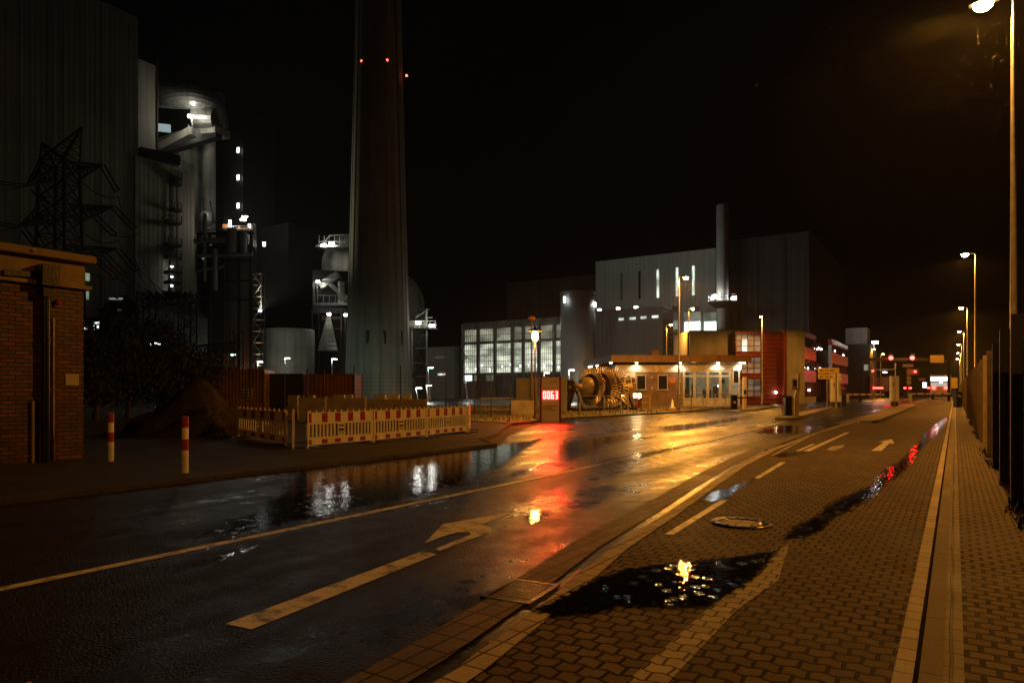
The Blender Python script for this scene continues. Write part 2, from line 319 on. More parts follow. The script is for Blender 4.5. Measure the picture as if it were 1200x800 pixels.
VA = (V.x, V.y, 0); UA = (U.x, U.y, 0)
M = dict(
 kerbshade=mat('painted kerb shade', (.012,.010,.008), .9, scale=8, var=.5, bump=.6, bscale=40, spec=.05),
 earth=mat('bare earth', (.06,.05,.038), .85, scale=.6, var=.5, bump=.8, bscale=6),
 dirtpath=mat('wet dark paving', (.034,.03,.025), .7, scale=1.2, var=.5, bump=.5, bscale=30),
 asphalt=asphalt_mat(), water=water_mat(), pool=pool_mat(),
 pavers=brick_mat('interlocking pavers', (.20,.155,.115), (.125,.098,.072), (.008,.007,.006), .14, .12, .012, (.55,.8), wave=.011, bump=1, spec=.06),
 palepavers=brick_mat('pale line pavers', (.52,.44,.33), (.36,.30,.22), (.03,.026,.02), .14, .12, .008, (.5,.75), wave=.011, bump=1, spec=.16),
 sidewalk=brick_mat('pavement blocks', (.25,.20,.15), (.18,.145,.11), (.03,.025,.02), .135, .115, .014, (.6,.85), bump=1, spec=.12),
 gutter=brick_mat('gutter setts', (.22,.175,.13), (.15,.12,.09), (.025,.02,.017), .15, .22, .009, (.5,.7), bump=.9, off=0, spec=.2),
 palerow=brick_mat('pale setts', (.56,.48,.36), (.42,.35,.26), (.05,.04,.03), .16, .2, .008, (.5,.75), bump=.8, off=0, spec=.2),
 oldkerb=brick_mat('old dark kerb stone', (.09,.075,.06), (.06,.05,.04), (.03,.025,.02), 1.0, 1.0, .008, (.6,.8), bump=.6, off=0, swap='yx', spec=.2),
 channel=brick_mat('dark wet channel setts', (.05,.042,.034), (.035,.03,.025), (.012,.011,.01), .12, .2, .009, (.22,.4), bump=.8, off=0, spec=.4),
 kerb=brick_mat('kerb concrete', (.27,.22,.17), (.22,.18,.14), (.05,.04,.03), 1.0, 1.0, .006, (.6,.8), bump=.5, off=0, swap='yx', spec=.15),
 paint=paint_mat('worn white road paint', (.72,.68,.55), .45), paintw=paint_mat('very worn road paint', (.55,.5,.4), .95),
 grass=mat('wet winter grass', (.20,.165,.07), .8, scale=5, var=.6, bump=1, bscale=50),
 brick=brick_mat('red clinker brick', (.24,.085,.04), (.09,.035,.02), (.035,.03,.025), .25, .083, .014, (.35,.65), bump=1, swap='yz'),
 brickf=brick_mat('gatehouse brick', (.36,.21,.12), (.28,.16,.09), (.24,.19,.14), .25, .083, .011, (.55,.8), bump=.5, swap='xz'),
 brickfy=brick_mat('gatehouse side brick', (.36,.21,.12), (.28,.16,.09), (.24,.19,.14), .25, .083, .011, (.55,.8), bump=.5, swap='yz'),
 fascia=mat('painted concrete fascia', (.42,.30,.16), .6, dirt=.35, scale=2),
 brownfascia=mat('bronze metal fascia', (.24,.13,.07), .5, scale=1.5),
 plaster=mat('cream plaster', (.62,.55,.42), .7, dirt=.15),
 concrete=mat('weathered concrete', (.33,.31,.27), .8, scale=.25, var=.35, dirt=.45, bump=.3, bscale=2),
 chimney=mat('chimney concrete', (.36,.33,.27), .8, scale=.15, var=.3, dirt=.35, bump=.3, bscale=2),
 clad=mat('profiled grey cladding', (.38,.34,.27), .5, scale=.08, var=.2, stripes=(VA,1.2,.2), dirt=.25),
 cladu=mat('profiled grey cladding side', (.40,.35,.26), .6, scale=.08, var=.22, stripes=(UA,1.0,.16), dirt=.3),
 cladw=mat('pale cladding', (.52,.53,.50), .55, scale=.1, var=.12, stripes=(VA,1.0,.3), dirt=.12),
 cladg=mat('slate grey cladding', (.38,.38,.37), .5, scale=.1, var=.15, stripes=(VA,.8,.3)),
 cladb=mat('blue grey cladding', (.13,.14,.15), .45, scale=.1, var=.2, stripes=(VA,1.6,.25), dirt=.3),
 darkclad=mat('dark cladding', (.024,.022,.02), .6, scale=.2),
 rust=mat('rust brown silo paint', (.075,.042,.024), .6, scale=.3, dirt=.4),
 silo=mat('dark steel silo', (.34,.35,.35), .45, metal=.1, scale=.2, dirt=.3),
 galv=mat('galvanised sheet duct', (.55,.54,.50), .38, metal=.55, scale=.5, var=.3, stripes=((0,0,1),.9,.25), dirt=.3),
 tank=mat('pale tank steel', (.5,.48,.42), .5, scale=.3, dirt=.4),
 steel=mat('galvanised steel', (.36,.35,.33), .4, metal=.5, scale=4),
 darksteel=mat('dark painted steel', (.035,.034,.033), .5, scale=4),
 black=mat('black plastic', (.005,.005,.005), .3, scale=8),
 lattice=mat('dark lattice steel', (.03,.03,.03), .6, metal=.2, scale=4),
 pole=mat('galvanised lamp pole', (.42,.40,.36), .35, metal=.5, scale=5),
 polered=mat('brown painted pole', (.22,.11,.06), .45, scale=5),
 tan=mat('ochre render panel', (.30,.28,.24), .65, scale=.7, var=.18, dirt=.2),
 red=mat('oxblood red panel', (.17,.014,.010), .45, scale=.8, var=.2, stripes=((0,0,1),.5,.25)),
 redlit=mat('lit red facade band', (.55,.06,.03), .35, scale=.8, var=.2), redd=mat('dark red frame', (.20,.03,.02), .5, scale=1),
 white=mat('white barrier plastic', (.86,.80,.68), .5, scale=3, var=.18, dirt=.2),
 redp=mat('red reflective sheet', (.36,.03,.02), .4, scale=6, var=.3),
 whitep=mat('white post paint', (.75,.70,.60), .45, scale=6, var=.25),
 beige=mat('beige painted metal', (.55,.48,.34), .45, scale=2, var=.15),
 columnw=mat('off white panel', (.80,.76,.68), .45, scale=2, var=.12),
 container=mat('brown container steel', (.55,.27,.12), .3, scale=1, var=.35, stripes=((1,0,0),.22,.35), dirt=.4, coat=.3),
 containerr=mat('rust red container steel', (.30,.10,.05), .5, scale=1, var=.3, stripes=((1,0,0),.25,.25), dirt=.3),
 containerd=mat('dark container steel', (.035,.035,.035), .5, scale=1),
 block=mat('concrete block', (.42,.35,.25), .8, scale=2, var=.3, bump=.4, bscale=15),
 mound=mat('heap of earth', (.024,.016,.010), .9, scale=1.5, var=.5, bump=1, bscale=7),
 leaf=mat('dark leaves', (.016,.022,.010), .5, scale=3, var=.5),
 bark=mat('bark', (.05,.04,.03), .8),
 rotor=mat('preserved turbine steel', (.50,.40,.28), .42, metal=.25, scale=3, var=.35),
 rotord=mat('dark turbine steel', (.10,.075,.05), .45, metal=.5, scale=3, var=.35),
 rail=mat('steel handrail', (.50,.42,.30), .4, metal=.5, scale=6),
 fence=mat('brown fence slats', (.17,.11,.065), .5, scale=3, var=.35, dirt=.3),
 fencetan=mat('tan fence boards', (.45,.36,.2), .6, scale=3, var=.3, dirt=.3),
 frame=mat('cream window frames', (.6,.55,.42), .5),
 interior=mat('interior wall', (.55,.5,.4), .8), glass=glass('window glass'), rain=mat('rain water', (.10,.10,.10), .4, var=.05, bump=0), oldglass=mat('dusty glass', (.2,.17,.11), .3), dglass=mat('dark window', (.02,.022,.025), .08, var=.1, bump=.01),
 yellow=mat('yellow sign face', (.75,.55,.10), .5, var=.1), dullyellow=mat('dull ochre sign', (.16,.11,.03), .6), blue=mat('dark blue bin', (.02,.03,.12), .45),
 iron=mat('cast iron', (.03,.027,.024), .4, metal=.0, spec=.35, scale=10, var=.4, bump=.6, bscale=70),
 orange=mat('orange panel', (.6,.2,.06), .5),
 e_sod=emit('sodium lamp glass', (1,.55,.16), 160), e_sodn=emit('near sodium lamp glass', (1,.6,.2), 160),
 e_lantern=emit('lantern glass', (1,.55,.15), 70),
 e_white=emit('cold floodlight glass', (1,.97,.88), 28), e_green=emit('mercury lamp glass', (.6,1,.85), 16),
 e_small=emit('small bulkhead lamp', (.95,.97,1), 9), e_warm=emit('warm downlight', (1,.86,.6), 9),
 e_flood=emit('orange floodlight', (1,.75,.35), 60),
 e_red=emit('red signal lamp', (1,.022,.02), 26), e_obst=emit('red obstruction lamp', (1,.12,.07), 5), e_led=emit('red numeric display', (1,.07,.06), 16), e_ledbg=emit('painted red digit halo', (1,.008,.006), 1.5),
 e_hall=emit('lit hall window', (.88,.95,.74), .72, (.25,.25,.5)), e_halld=emit('dim upper hall window', (.9,.92,.68), .26, (.3,.3,.5)),
 e_win=emit('lit plant window', (.85,1,.95), 2.5), e_slot=emit('lit slot window', (.85,.97,.8), .9, (.8,.8,.35)),
 e_slotd=emit('dim slot window', (.6,.55,.35), .05), e_strip=emit('greenish strip window', (.6,.75,.55), .22, (.4,.4,.4)),
 e_office=emit('lit office window', (1,.95,.8), 1.0, (.7,.7,.9)), e_officed=emit('dim office window', (1,.8,.5), .12, (.7,.7,.9)),
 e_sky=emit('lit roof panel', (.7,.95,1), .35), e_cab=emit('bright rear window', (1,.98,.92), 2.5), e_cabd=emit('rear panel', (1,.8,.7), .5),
 e_hazard=emit('small white lamp', (1,1,1), 30),
)
SOD = (1, .385, .045); WHITE = (1, .95, .80); GREEN = (.62, 1, .85); WARM = (1, .80, .5)
LEFT = .22
def lamp(root, loc, power, col, size=.15, spot=None, aim=(0,0,-1), blend=.4):
    ld = bpy.data.lights.new('light', 'SPOT' if spot else 'POINT'); ld.energy = power*(LEFT if (Vector(loc).x < -18 and Vector(loc).y > 80) else 1); ld.color = col; ld.shadow_soft_size = min(size, .12)
    if spot: ld.spot_size = math.radians(spot); ld.spot_blend = blend
    o = bpy.data.objects.new('light', ld); C.objects.link(o)
    if root is not None: o.parent = root; o.location = Vector(loc)-Vector(root.location)
    else: o.location = loc
    if spot: o.rotation_euler = Vector(aim).to_track_quat('-Z', 'Y').to_euler()
    return o

def text_mesh(txt, size, mat_, name, parent, world, rotx=PI/2, rotz=0, ext=.004):
    cu = bpy.data.curves.new('t', 'FONT'); cu.body = txt; cu.size = size; cu.extrude = ext; cu.align_x = 'CENTER'; cu.align_y = 'CENTER'
    o = bpy.data.objects.new('t', cu); C.objects.link(o)
    dg = bpy.context.evaluated_depsgraph_get(); me = bpy.data.meshes.new_from_object(o.evaluated_get(dg))
    bpy.data.objects.remove(o)
    me.materials.clear(); me.materials.append(mat_)
    p = bpy.data.objects.new(name, me); C.objects.link(p); p.parent = parent
    p.location = Vector(world)-Vector(parent.location); p.rotation_euler = (rotx, 0, rotz)
    return p

# ================================================================== THE SETTING
def road_obj(name, mb, m, kind='structure'):
    o = mb.build(name, m, keep=True); o.rotation_euler = (0, 0, ROAD_ROT); return tag(o, kind=kind)
g = MB().sheet([(-900,-300),(900,-300),(900,1500),(-900,1500)], -.05); tag(g.build('ground', M['earth'], keep=True), kind='structure')

BND = [(-25,-1.9),(-5,-2.0),(1,-2.12),(2.73,-2.23),(4.08,-2.42),(6.04,-2.76),(8.16,-2.98),(11,-3.33),(14.2,-3.68),(18,-3.95),(22.4,-4.1),(27,-4.2),(36,-4.22),(60,-4.22),(260,-4.22)]
def bt(s):
    for (s0,t0),(s1,t1) in zip(BND, BND[1:]):
        if s0 <= s <= s1: return t0+(t1-t0)*(s-s0)/(s1-s0)
ss = [-25+i*1.0 for i in range(46)]+[24,30,36,60,260]
ss = sorted(set(ss))
W_A, W_C, W_P = .30, .12, .15                                       # sett rows, dark channel, pale row
left_edge = [(bt(s)-W_C-W_A, s) for s in ss]; pale0 = [(bt(s), s) for s in ss]
road_obj('asphalt_road', MB().sheet([(-10.5,-25),(-10.5,15.5),(-13,20),(-16,27),(-75,60),(-75,260)]+left_edge[::-1], 0), M['asphalt'])
def strip(a, b, z):
    mb = MB(); n = len(ss)
    mb.add([(bt(s)+a, s, z) for s in ss]+[(bt(s)+b, s, z) for s in ss], [(i, n+i, n+i+1, i+1) for i in range(n-1)])
    return mb
# the setts follow the curve: straight-laid copies of the pattern would run off it, so each strip is its own sheet
road_obj('gutter_setts', strip(-W_C-W_A, -W_C, .006), M['gutter'])
road_obj('gutter_channel', strip(-W_C, 0, -.004), M['channel'])
road_obj('pale_sett_row', strip(0, W_P, .008), M['palerow'])
road_obj('paved_lane', MB().sheet([(bt(s)+W_P, s) for s in ss]+[(-.275,260),(-.275,-25)], 0), M['pavers'])
road_obj('gutter_edge_setts', MB().sheet([(-.275,-25),(-.185,-25),(-.185,260),(-.275,260)], .003), M['palerow'])
road_obj('kerb_shade_strip', MB().sheet([(-.185,-25),(-.15,-25),(-.15,260),(-.185,260)], -.015), M['kerbshade'])  # near-black strip painting the shade on the kerb's road face
road_obj('kerb', MB().box((-.15,-25,-.1),(-.05,260,.095)), M['kerb'])
road_obj('pavement_edge_row', MB().sheet([(-.05,-25),(.04,-25),(.04,260),(-.05,260)], .088), M['gutter'])
road_obj('pavement', MB().sheet([(.04,-25),(.75,-25),(.75,260),(.04,260)], .09), M['sidewalk'])
road_obj('roadside_grass', MB().sheet([(.75,-25),(60,-25),(60,260),(.75,260)], .085), M['grass'])

# left kerb, dark paving behind it and the verge under the works yard
kl = [RW(-10.5,-25), RW(-10.5,5), RW(-10.5,12), RW(-10.55,15.5), G(566,516), G(583,509.5), G(591,503), G(600,497.5), G(634,494), G(662,491), G(700,489), G(780,484.5), G(845,479)]
def kerb_line(pts, w, z0, z1):
    mb = MB(); L = []; R_ = []
    for i, p in enumerate(pts):
        d = (pts[min(i+1,len(pts)-1)]-pts[max(i-1,0)]).normalized(); n = Vector((-d.y, d.x, 0))
        L.append(p+n*w); R_.append(p)
    for i in range(len(pts)-1):
        a, b, c, d = R_[i], R_[i+1], L[i+1], L[i]
        mb.add([(q.x,q.y,z) for z in (z0,z1) for q in (a,b,c,d)], [(4,5,6,7),(0,1,5,4),(2,3,7,6),(0,4,7,3),(1,2,6,5)])
    return mb, L
kb, inner = kerb_line(kl, .14, -.05, .07)
tag(kb.build('left_kerb', M['oldkerb'], keep=True), kind='structure')
tag(MB().sheet([(p.x,p.y) for p in inner[:8]]+[(-14,48),(-60,48),(-60,-30)], .05).build('works_yard', M['dirtpath'], keep=True), kind='structure')
vg = MB(); vin = inner[7:]
poly = [(p.x,p.y) for p in vin]+[(26,64),(8,65.8),(-14,65.8),(-14,48)]
vg.sheet(poly, .085); tag(vg.build('grass_verge', M['grass'], keep=True), kind='structure')
# blades on the verge, thin and short, uncountable
def inpoly(x, y, pl):
    c = False
    for i in range(len(pl)):
        (x1,y1),(x2,y2) = pl[i], pl[i-1]
        if (y1 > y) != (y2 > y) and x < (x2-x1)*(y-y1)/(y2-y1)+x1: c = not c
    return c
gb = MB()
for _ in range(9000):
    x, y = rnd.uniform(-6,22), rnd.uniform(28,60)
    if not inpoly(x, y, poly): continue
    a = rnd.uniform(0,PI); h = rnd.uniform(.05,.16); w = .03
    dx, dy = math.cos(a)*w, math.sin(a)*w
    gb.add([(x-dx,y-dy,.08),(x+dx,y+dy,.08),(x+rnd.uniform(-.05,.05),y+rnd.uniform(-.05,.05),.08+h)], [(0,1,2)])
tag(gb.build('verge_grass', M['grass'], keep=True), 'short rough grass on the lamp-lit verge beside the road', kind='stuff')

# painted markings
def marking(name, px, m, z=.004, world=None):
    return road_obj(name, MB().sheet([ST(*p) for p in px], z), m)
road_obj('edge_line', MB().sheet([(-6.12,-5),(-6.0,-5),(-6.0,11),(-6.2,20),(-6.9,34),(-7.05,34),(-6.32,20),(-6.12,11)], .004), M['paint'])
road_obj('lane_dash', MB().sheet([ST(264,731),ST(295,737.5),ST(512,649.5),ST(496,645.5)], .004), M['paint'])
road_obj('lane_dash', MB().sheet([(-4.0,-6),(-3.86,-6),(-3.86,1.6),(-4.0,1.6)], .004), M['paint'])
marking('turn_arrow', [(497.5,636.5),(519,614),(560,607),(599,600.5),(564,615),(572,616.5),(578,619.5),(576,623.5),(540,636),(515,645.5),(510,643),(530,635),(552,626.5),(550,623.5),(536,623.5),(515,630)], M['paint'])
marking('straight_arrow', [(1021,528),(1033,528),(1042,519.5),(1048,519.3),(1045,514.5),(1029,517.6),(1036,518)], M['paint'])
for q in ([(779,626),(790,626),(853,586),(845,585.5)], [(884,560),(890,560.5),(921,541.5),(915,541)], [(932,528.3),(938,528.3),(956,520),(952,520)], [(941,528.5),(949,528.5),(996,506.5),(991,506.5)]):
    marking('lane_dash', q, M['paint'])
marking('lane_line', [(733,800),(783,800),(862,716),(912,680),(925,638),(906,648),(893,672),(840,704)], M['palepavers'])
marking('thin_line', [(902,534),(906,534),(958,507),(955.5,507)], M['paintw'])
marking('faint_marking', [(968,527),(978,528),(990,523),(988,521),(975,523)], M['paintw'])

# water lying on the road
def puddle(px, amp=.06, z=.006, soft=.10, seed=1):
    """a grid over the outline; 'depth' is the distance in from the edge, which the water material turns into a ragged shore"""
    pl = [ST(*p) for p in px]
    xs = [p[0] for p in pl]; ys = [p[1] for p in pl]; mg = soft
    area = (max(xs)-min(xs))*(max(ys)-min(ys)); st = max(.03, math.sqrt(area/5000))
    nx, ny = int((max(xs)-min(xs)+2*mg)/st)+2, int((max(ys)-min(ys)+2*mg)/st)+2
    idx = {}; mb = MB(); dep = []
    def sd(x, y):
        d = 1e9
        for i in range(len(pl)):
            (ax,ay),(bx,by) = pl[i-1], pl[i]; dx, dy = bx-ax, by-ay
            t = max(0, min(1, ((x-ax)*dx+(y-ay)*dy)/(dx*dx+dy*dy+1e-9))); d = min(d, math.hypot(x-ax-t*dx, y-ay-t*dy))
        return d if inpoly(x, y, pl) else -d
    for j in range(ny):
        for i in range(nx):
            x, y = min(xs)-mg+i*st, min(ys)-mg+j*st; d = sd(x, y)
            if d > -mg-st: idx[i,j] = len(mb.v); mb.v.append((x,y,z)); dep.append(d/soft)
    for (i,j) in list(idx):
        q = [idx.get(k) for k in ((i,j),(i+1,j),(i+1,j+1),(i,j+1))]
        if None not in q: mb.f.append(q); mb.m.append(0); mb.sm.append(False)
    o = road_obj('puddle', mb, M['pool'])
    at_ = o.data.attributes.new('depth', 'FLOAT', 'POINT'); at_.data.foreach_set('value', dep)
puddle([(618,716),(652,704),(676,690),(704,677),(733,667),(775,661),(812,658),(865,652),(915,644),(883,678),(857,696),(833,711),(800,712.5),(733,711),(690,720),(650,724)], z=.011, soft=0.050, seed=3)
puddle([(1080,512),(1094,499),(1108,489),(1112,490),(1103,501),(1092,514)], z=.006, soft=0.156, seed=4)
puddle([(1028,566),(1038,551),(1054,541),(1064,532),(1082,513),(1090,515),(1068,538),(1062,550),(1045,563)], z=.006, soft=0.130, seed=5)
puddle([(958,604),(975,588),(1005,576),(1027,566),(1042,564),(1025,580),(1000,596),(975,608)], z=.006, soft=0.091, seed=6)
puddle([(917,632),(930,617),(957,605),(975,608),(965,620),(945,630)], z=.006, soft=0.065, seed=7)
puddle([(820,586),(832,577),(850,572),(872,565),(884,560),(880,566),(860,577),(850,586),(832,588.5)], z=.006, soft=0.065, seed=8)
puddle([(905,534),(922,529),(945,530),(930,534),(915,536)], z=.006, soft=0.195, seed=9)
puddle([(350,549),(420,546),(500,534),(553,527),(600,519.5),(640,513),(610,532),(556,565),(480,581),(400,599.5),(330,616),(262,631),(236,626),(300,602),(332,578)], z=.005, soft=0.286, seed=10)
puddle([(550,569),(600,553),(630,546),(665,539),(640,547),(600,560),(560,572)], z=.006, soft=0.325, seed=11)
puddle([(655,524),(662,518),(690,513),(720,511),(750,509),(735,515),(705,522),(690,533),(668,541),(658,538)], z=.005, soft=0.455, seed=12)
puddle([(690,541),(730,534),(780,526),(835,516),(880,505),(850,514),(795,527),(740,538),(706,546)], z=.006, soft=0.455, seed=13)
puddle([(612,607),(620,599),(633,598),(640,603),(634,611),(620,613)], z=.005, soft=0.104, seed=14)
puddle([(768,500),(800,497),(848,491),(880,488),(850,496),(815,503),(785,506)], z=.006, soft=0.650, seed=15)
puddle([(880,507),(905,499),(930,498),(955,500),(980,497),(945,506),(910,509)], z=.006, soft=0.520, seed=16)
puddle([(930,507.5),(950,504.5),(952,506),(936,509)], z=.008, soft=0.260, seed=17)
puddle([(195,668),(250,652),(300,641),(255,656),(215,668)], z=.005, soft=0.156, seed=18)

# manhole and road drain
mc = ST(868,613)
mh = thing('manhole_cover', RW(*mc, .004), 'round manhole cover with a pale concrete centre set in the paved lane', 'manhole cover', rot=ROAD_ROT)
o = MB().cyl((0,0,0),(0,0,.006),.20,n=32); f_ = MB().lathe([(.20,.006),(.205,.012),(.33,.012),(.335,0)],n=40)
for k in range(16):
    a = k*PI/8; f_.cbox((.27*math.cos(a),.27*math.sin(a),.013),(.09,.03,.012),a)
for mb, nm, mm in ((o,'concrete_centre','palerow'),(f_,'iron_ring','black')):
    b_ = mb.build(nm, M[mm], keep=True); b_.parent = mh
dp = ST(608,692)
dg_ = thing('drain_grate', RW(dp[0]+.02, dp[1], .0), 'dark iron drain grate in the gutter beside the large puddle', 'drain', rot=ROAD_ROT+.1)
fr = MB(); br_ = MB()
for a, b in (((-.2,-.27),(.2,-.23)),((-.2,.23),(.2,.27)),((-.2,-.23),(-.16,.23)),((.16,-.23),(.2,.23))): fr.box((a[0],a[1],0),(b[0],b[1],.010))
for k in range(9): br_.box((-.16,-.21+k*.048,0),(.16,-.19+k*.048,.008))
b_ = fr.build('grate_frame', M['black'], keep=True); b_.parent = dg_
b_ = br_.build('grate_bars', M['black'], keep=True); b_.parent = dg_

# kerbed islands of the entrance lanes
def island(pts, h=.13):
    mb = MB().prism(pts, -.02, h); return road_obj('traffic_island', mb, M['kerb'])
island([(-3.95,36.5),(-3.75,35.6),(-3.25,35.6),(-3.05,36.5),(-3.1,78),(-4.6,84)])
island([(-8.0,37.8),(-7.8,37),(-7.15,37),(-6.95,38),(-8.6,62),(-9.9,80),(-10.6,80),(-9.2,62)])
island([(-14.2,55),(-14,54.2),(-13.0,54.2),(-12.8,55),(-13.6,66),(-14.8,66)])

# ================================================================== STREET LAMPS
def lamp_proto():
    r = thing('street_lamp', (0,0,0), 'x', 'street lamp', 'sodium street lamps')
    MB().lathe([(.11,0),(.10,1.2),(.075,1.25),(.05,8.9),(.045,9.22)],n=14).build('pole', M['pole'], r, keep=False)
    MB().box((-.012,-.112,.55),(.012,-.088,.95)).cbox((0,-.108,.75),(.09,.012,.36)).build('access_door', M['steel'], r)
    MB().tube([(0,0,9.2),(0,0,9.56),(-.06,0,9.66),(-.24,0,9.69)],.035,8).build('arm', M['pole'], r)
    h = MB()
    h.prism([(-.2,-.07),(-.25,-.1),(-.68,-.13),(-.78,-.08),(-.78,.08),(-.68,.13),(-.25,.1),(-.2,.07)], 9.66, 9.72)
    h.prism([(-.3,-.06),(-.64,-.09),(-.72,0),(-.64,.09),(-.3,.06)], 9.72, 9.76)
    hd = h.build('lamp_head', M['darksteel'], r, bevel=.01)
    ln = MB().lathe([(.01,-.17),(.08,-.15),(.135,-.09),(.15,0)], (0,0,0), 16)
    ln.v = [(x*1.25-.52, y*.9, z+9.66) for x, y, z in ln.v]
    sub(ln, 'lens', M['e_sod'], hd, r)
    lamp(r, (-.52,0,9.42), 5200, SOD, .1, spot=172, blend=.3)
    return r
LP = lamp_proto()
first = [True]
def place_lamp(loc, rot, label, hz=1, power=None, sx=1):
    r = LP if first[0] else dup(LP); first[0] = False
    r.location = loc; r.rotation_euler = (0,0,rot); r.scale = (sx,sx,hz); r['label'] = label
    for c in r.children:
        if c.type == 'LIGHT':
            c.data = c.data.copy()
            if power: c.data.energy = power
            if sx != 1 or hz != 1: pass
    return r
rowlab = ['nearest street lamp of the fence row, tall pole with glowing sodium head', 'second street lamp along the fence, tall pole behind the slats',
          'third street lamp along the fence, seen between the taller poles', 'fourth street lamp of the fence row, pole thin in the distance', 'fifth street lamp of the fence row far down the road',
          'sixth street lamp of the fence row, near the yellow sign', 'seventh and farthest street lamp of the fence row']
for i in range(7):
    p = RW(1.02, 17.45+31.4*i); r = place_lamp(p, ROAD_ROT+rnd.uniform(-.03,.03), rowlab[i], power=(3000 if i == 0 else 1800 if i < 2 else 5600))
place_lamp(RW(1.02, 17.45-31.4), ROAD_ROT, 'street lamp of the fence row standing behind the viewpoint', power=2200)
place_lamp(P(795.5,479,49)*1 - Vector((0,0,P(795.5,479,49).z)), PI+.1, 'tall street lamp on the verge before the low brick gatehouse', power=9500)
place_lamp(Vector(((893-600)/800*75, 75, 0)), PI/2+ROAD_ROT, 'street lamp standing before the oxblood red wall', power=1700)
place_lamp(Vector(((807-600)/800*90, 90, 0)), PI, 'dark thin street lamp between gatehouse roof and lit glazing', hz=1.28)
place_lamp(Vector(((781-600)/800*84, 84, 0)), PI*.9, 'street lamp rising behind the gatehouse roof beside slate cladding')
place_lamp(Vector(((1021-600)/800*132, 132, 0)), PI, 'distant street lamp at the far left of the gate lanes')
place_lamp(Vector(((1032-600)/800*150, 150, 0)), PI, 'distant street lamp just right of another by the gate lanes')

# ================================================================== LEFT FOREGROUND
def frame_pt(o, a, b, z=0): return o+U*a+V*b+Vector((0,0,z))
# brick building: its long side runs along the road; near corner far behind us, far corner at the picture's left
def brick_house():
    far = G(98,540); far.z = 0
    L, D = 9.0, 6.0
    r = thing('brick_building', RW(far.dot(V), far.dot(U)-L/2), 'small red clinker building with an ochre concrete roof band and black downpipe', 'building', rot=ROAD_ROT)
    R0 = r.rotation_euler.copy(); r.rotation_euler = (0,0,0); loc = r.location.copy(); r.location = (0,0,0)
    h = L/2
    MB().box((-D,-h,0),(0,h,3.72)).build('wall', M['brick'], r)
    MB().box((-D-.02,-h-.02,3.745),(.02,h+.02,4.22)).build('roof_band', M['fascia'], r)
    MB().box((-D-.12,-h-.12,3.66),(.12,h+.12,3.745)).build('lower_ledge', M['fascia'], r, bevel=.01)
    rf = MB().box((-D-.22,-h-.22,4.222),(.22,h+.16,4.38)).build('roof_slab', M['fascia'], r, bevel=.015)
    dr = MB(); y = h-.78
    dr.lathe([(.075,-.02),(.075,3.5)],(.13,y,0),12)
    for z in (.5,1.5,2.5): dr.lathe([(.09,z),(.09,z+.05)],(.13,y,0),12)
    dr.build('downpipe', M['black'], r)
    hp = MB(); hp.prism([(.01,y-.16),(.36,y-.16),(.36,y+.16),(.01,y+.16)],3.62,4.05); hp.prism([(.04,y-.1),(.25,y-.1),(.25,y+.1),(.04,y+.1)],3.4,3.62)
    hp.bar((.1,y-.1,3.85),(.12,y-.75,3.8),.12); hp.build('rain_hopper', M['black'], r, bevel=.008)
    MB().lathe([(.022,0),(.022,3.0)],(.05,y+.17,0),8).build('cable_pipe', M['steel'], r)
    MB().lathe([(.03,0),(.03,1.3)],(.06,y-.2,0),8).build('drain_pipe', M['steel'], r)
    pl = MB().box((.003,h-.36,1.62),(.02,h-.1,1.86)).build('wall_plate', M['beige'], r)
    a = MB().lathe([(.03,0),(.06,.02),(.06,.09),(.01,.12)],(.05,h-.52,3.28),10); a.box((.0,h-.58,3.24),(.05,h-.46,3.28)); a.build('alarm_lamp', M['redp'], r)
    b = MB().ball((.27,h-1.05,4.3),.03,8); b.cyl((.2,h-1.05,4.3),(.27,h-1.05,4.3),.015,n=6); b.build('bulb', M['whitep'], r)
    r.location = loc; r.rotation_euler = R0
brick_house()

def bollard(px, py, h, label):
    p = G(px, py); p.z = .05
    r = thing('bollard', p, label, 'bollard', 'red and white bollards by the brick building')
    MB().lathe([(.055,0),(.055,h-.01),(.045,h),(.001,h+.004)],p,16).build('post', M['whitep'], r)
    for a, b in ((.40,.60),(.80,1.0)):
        MB().lathe([(.0565,h*a),(.0565,h*b-.002)],p,16).build('red_band', M['redp'], r)
bollard(130,543,1.0,'red and white bollard nearest the brick building')
bollard(217,557,1.0,'red and white bollard standing near the left kerb, right of the other')

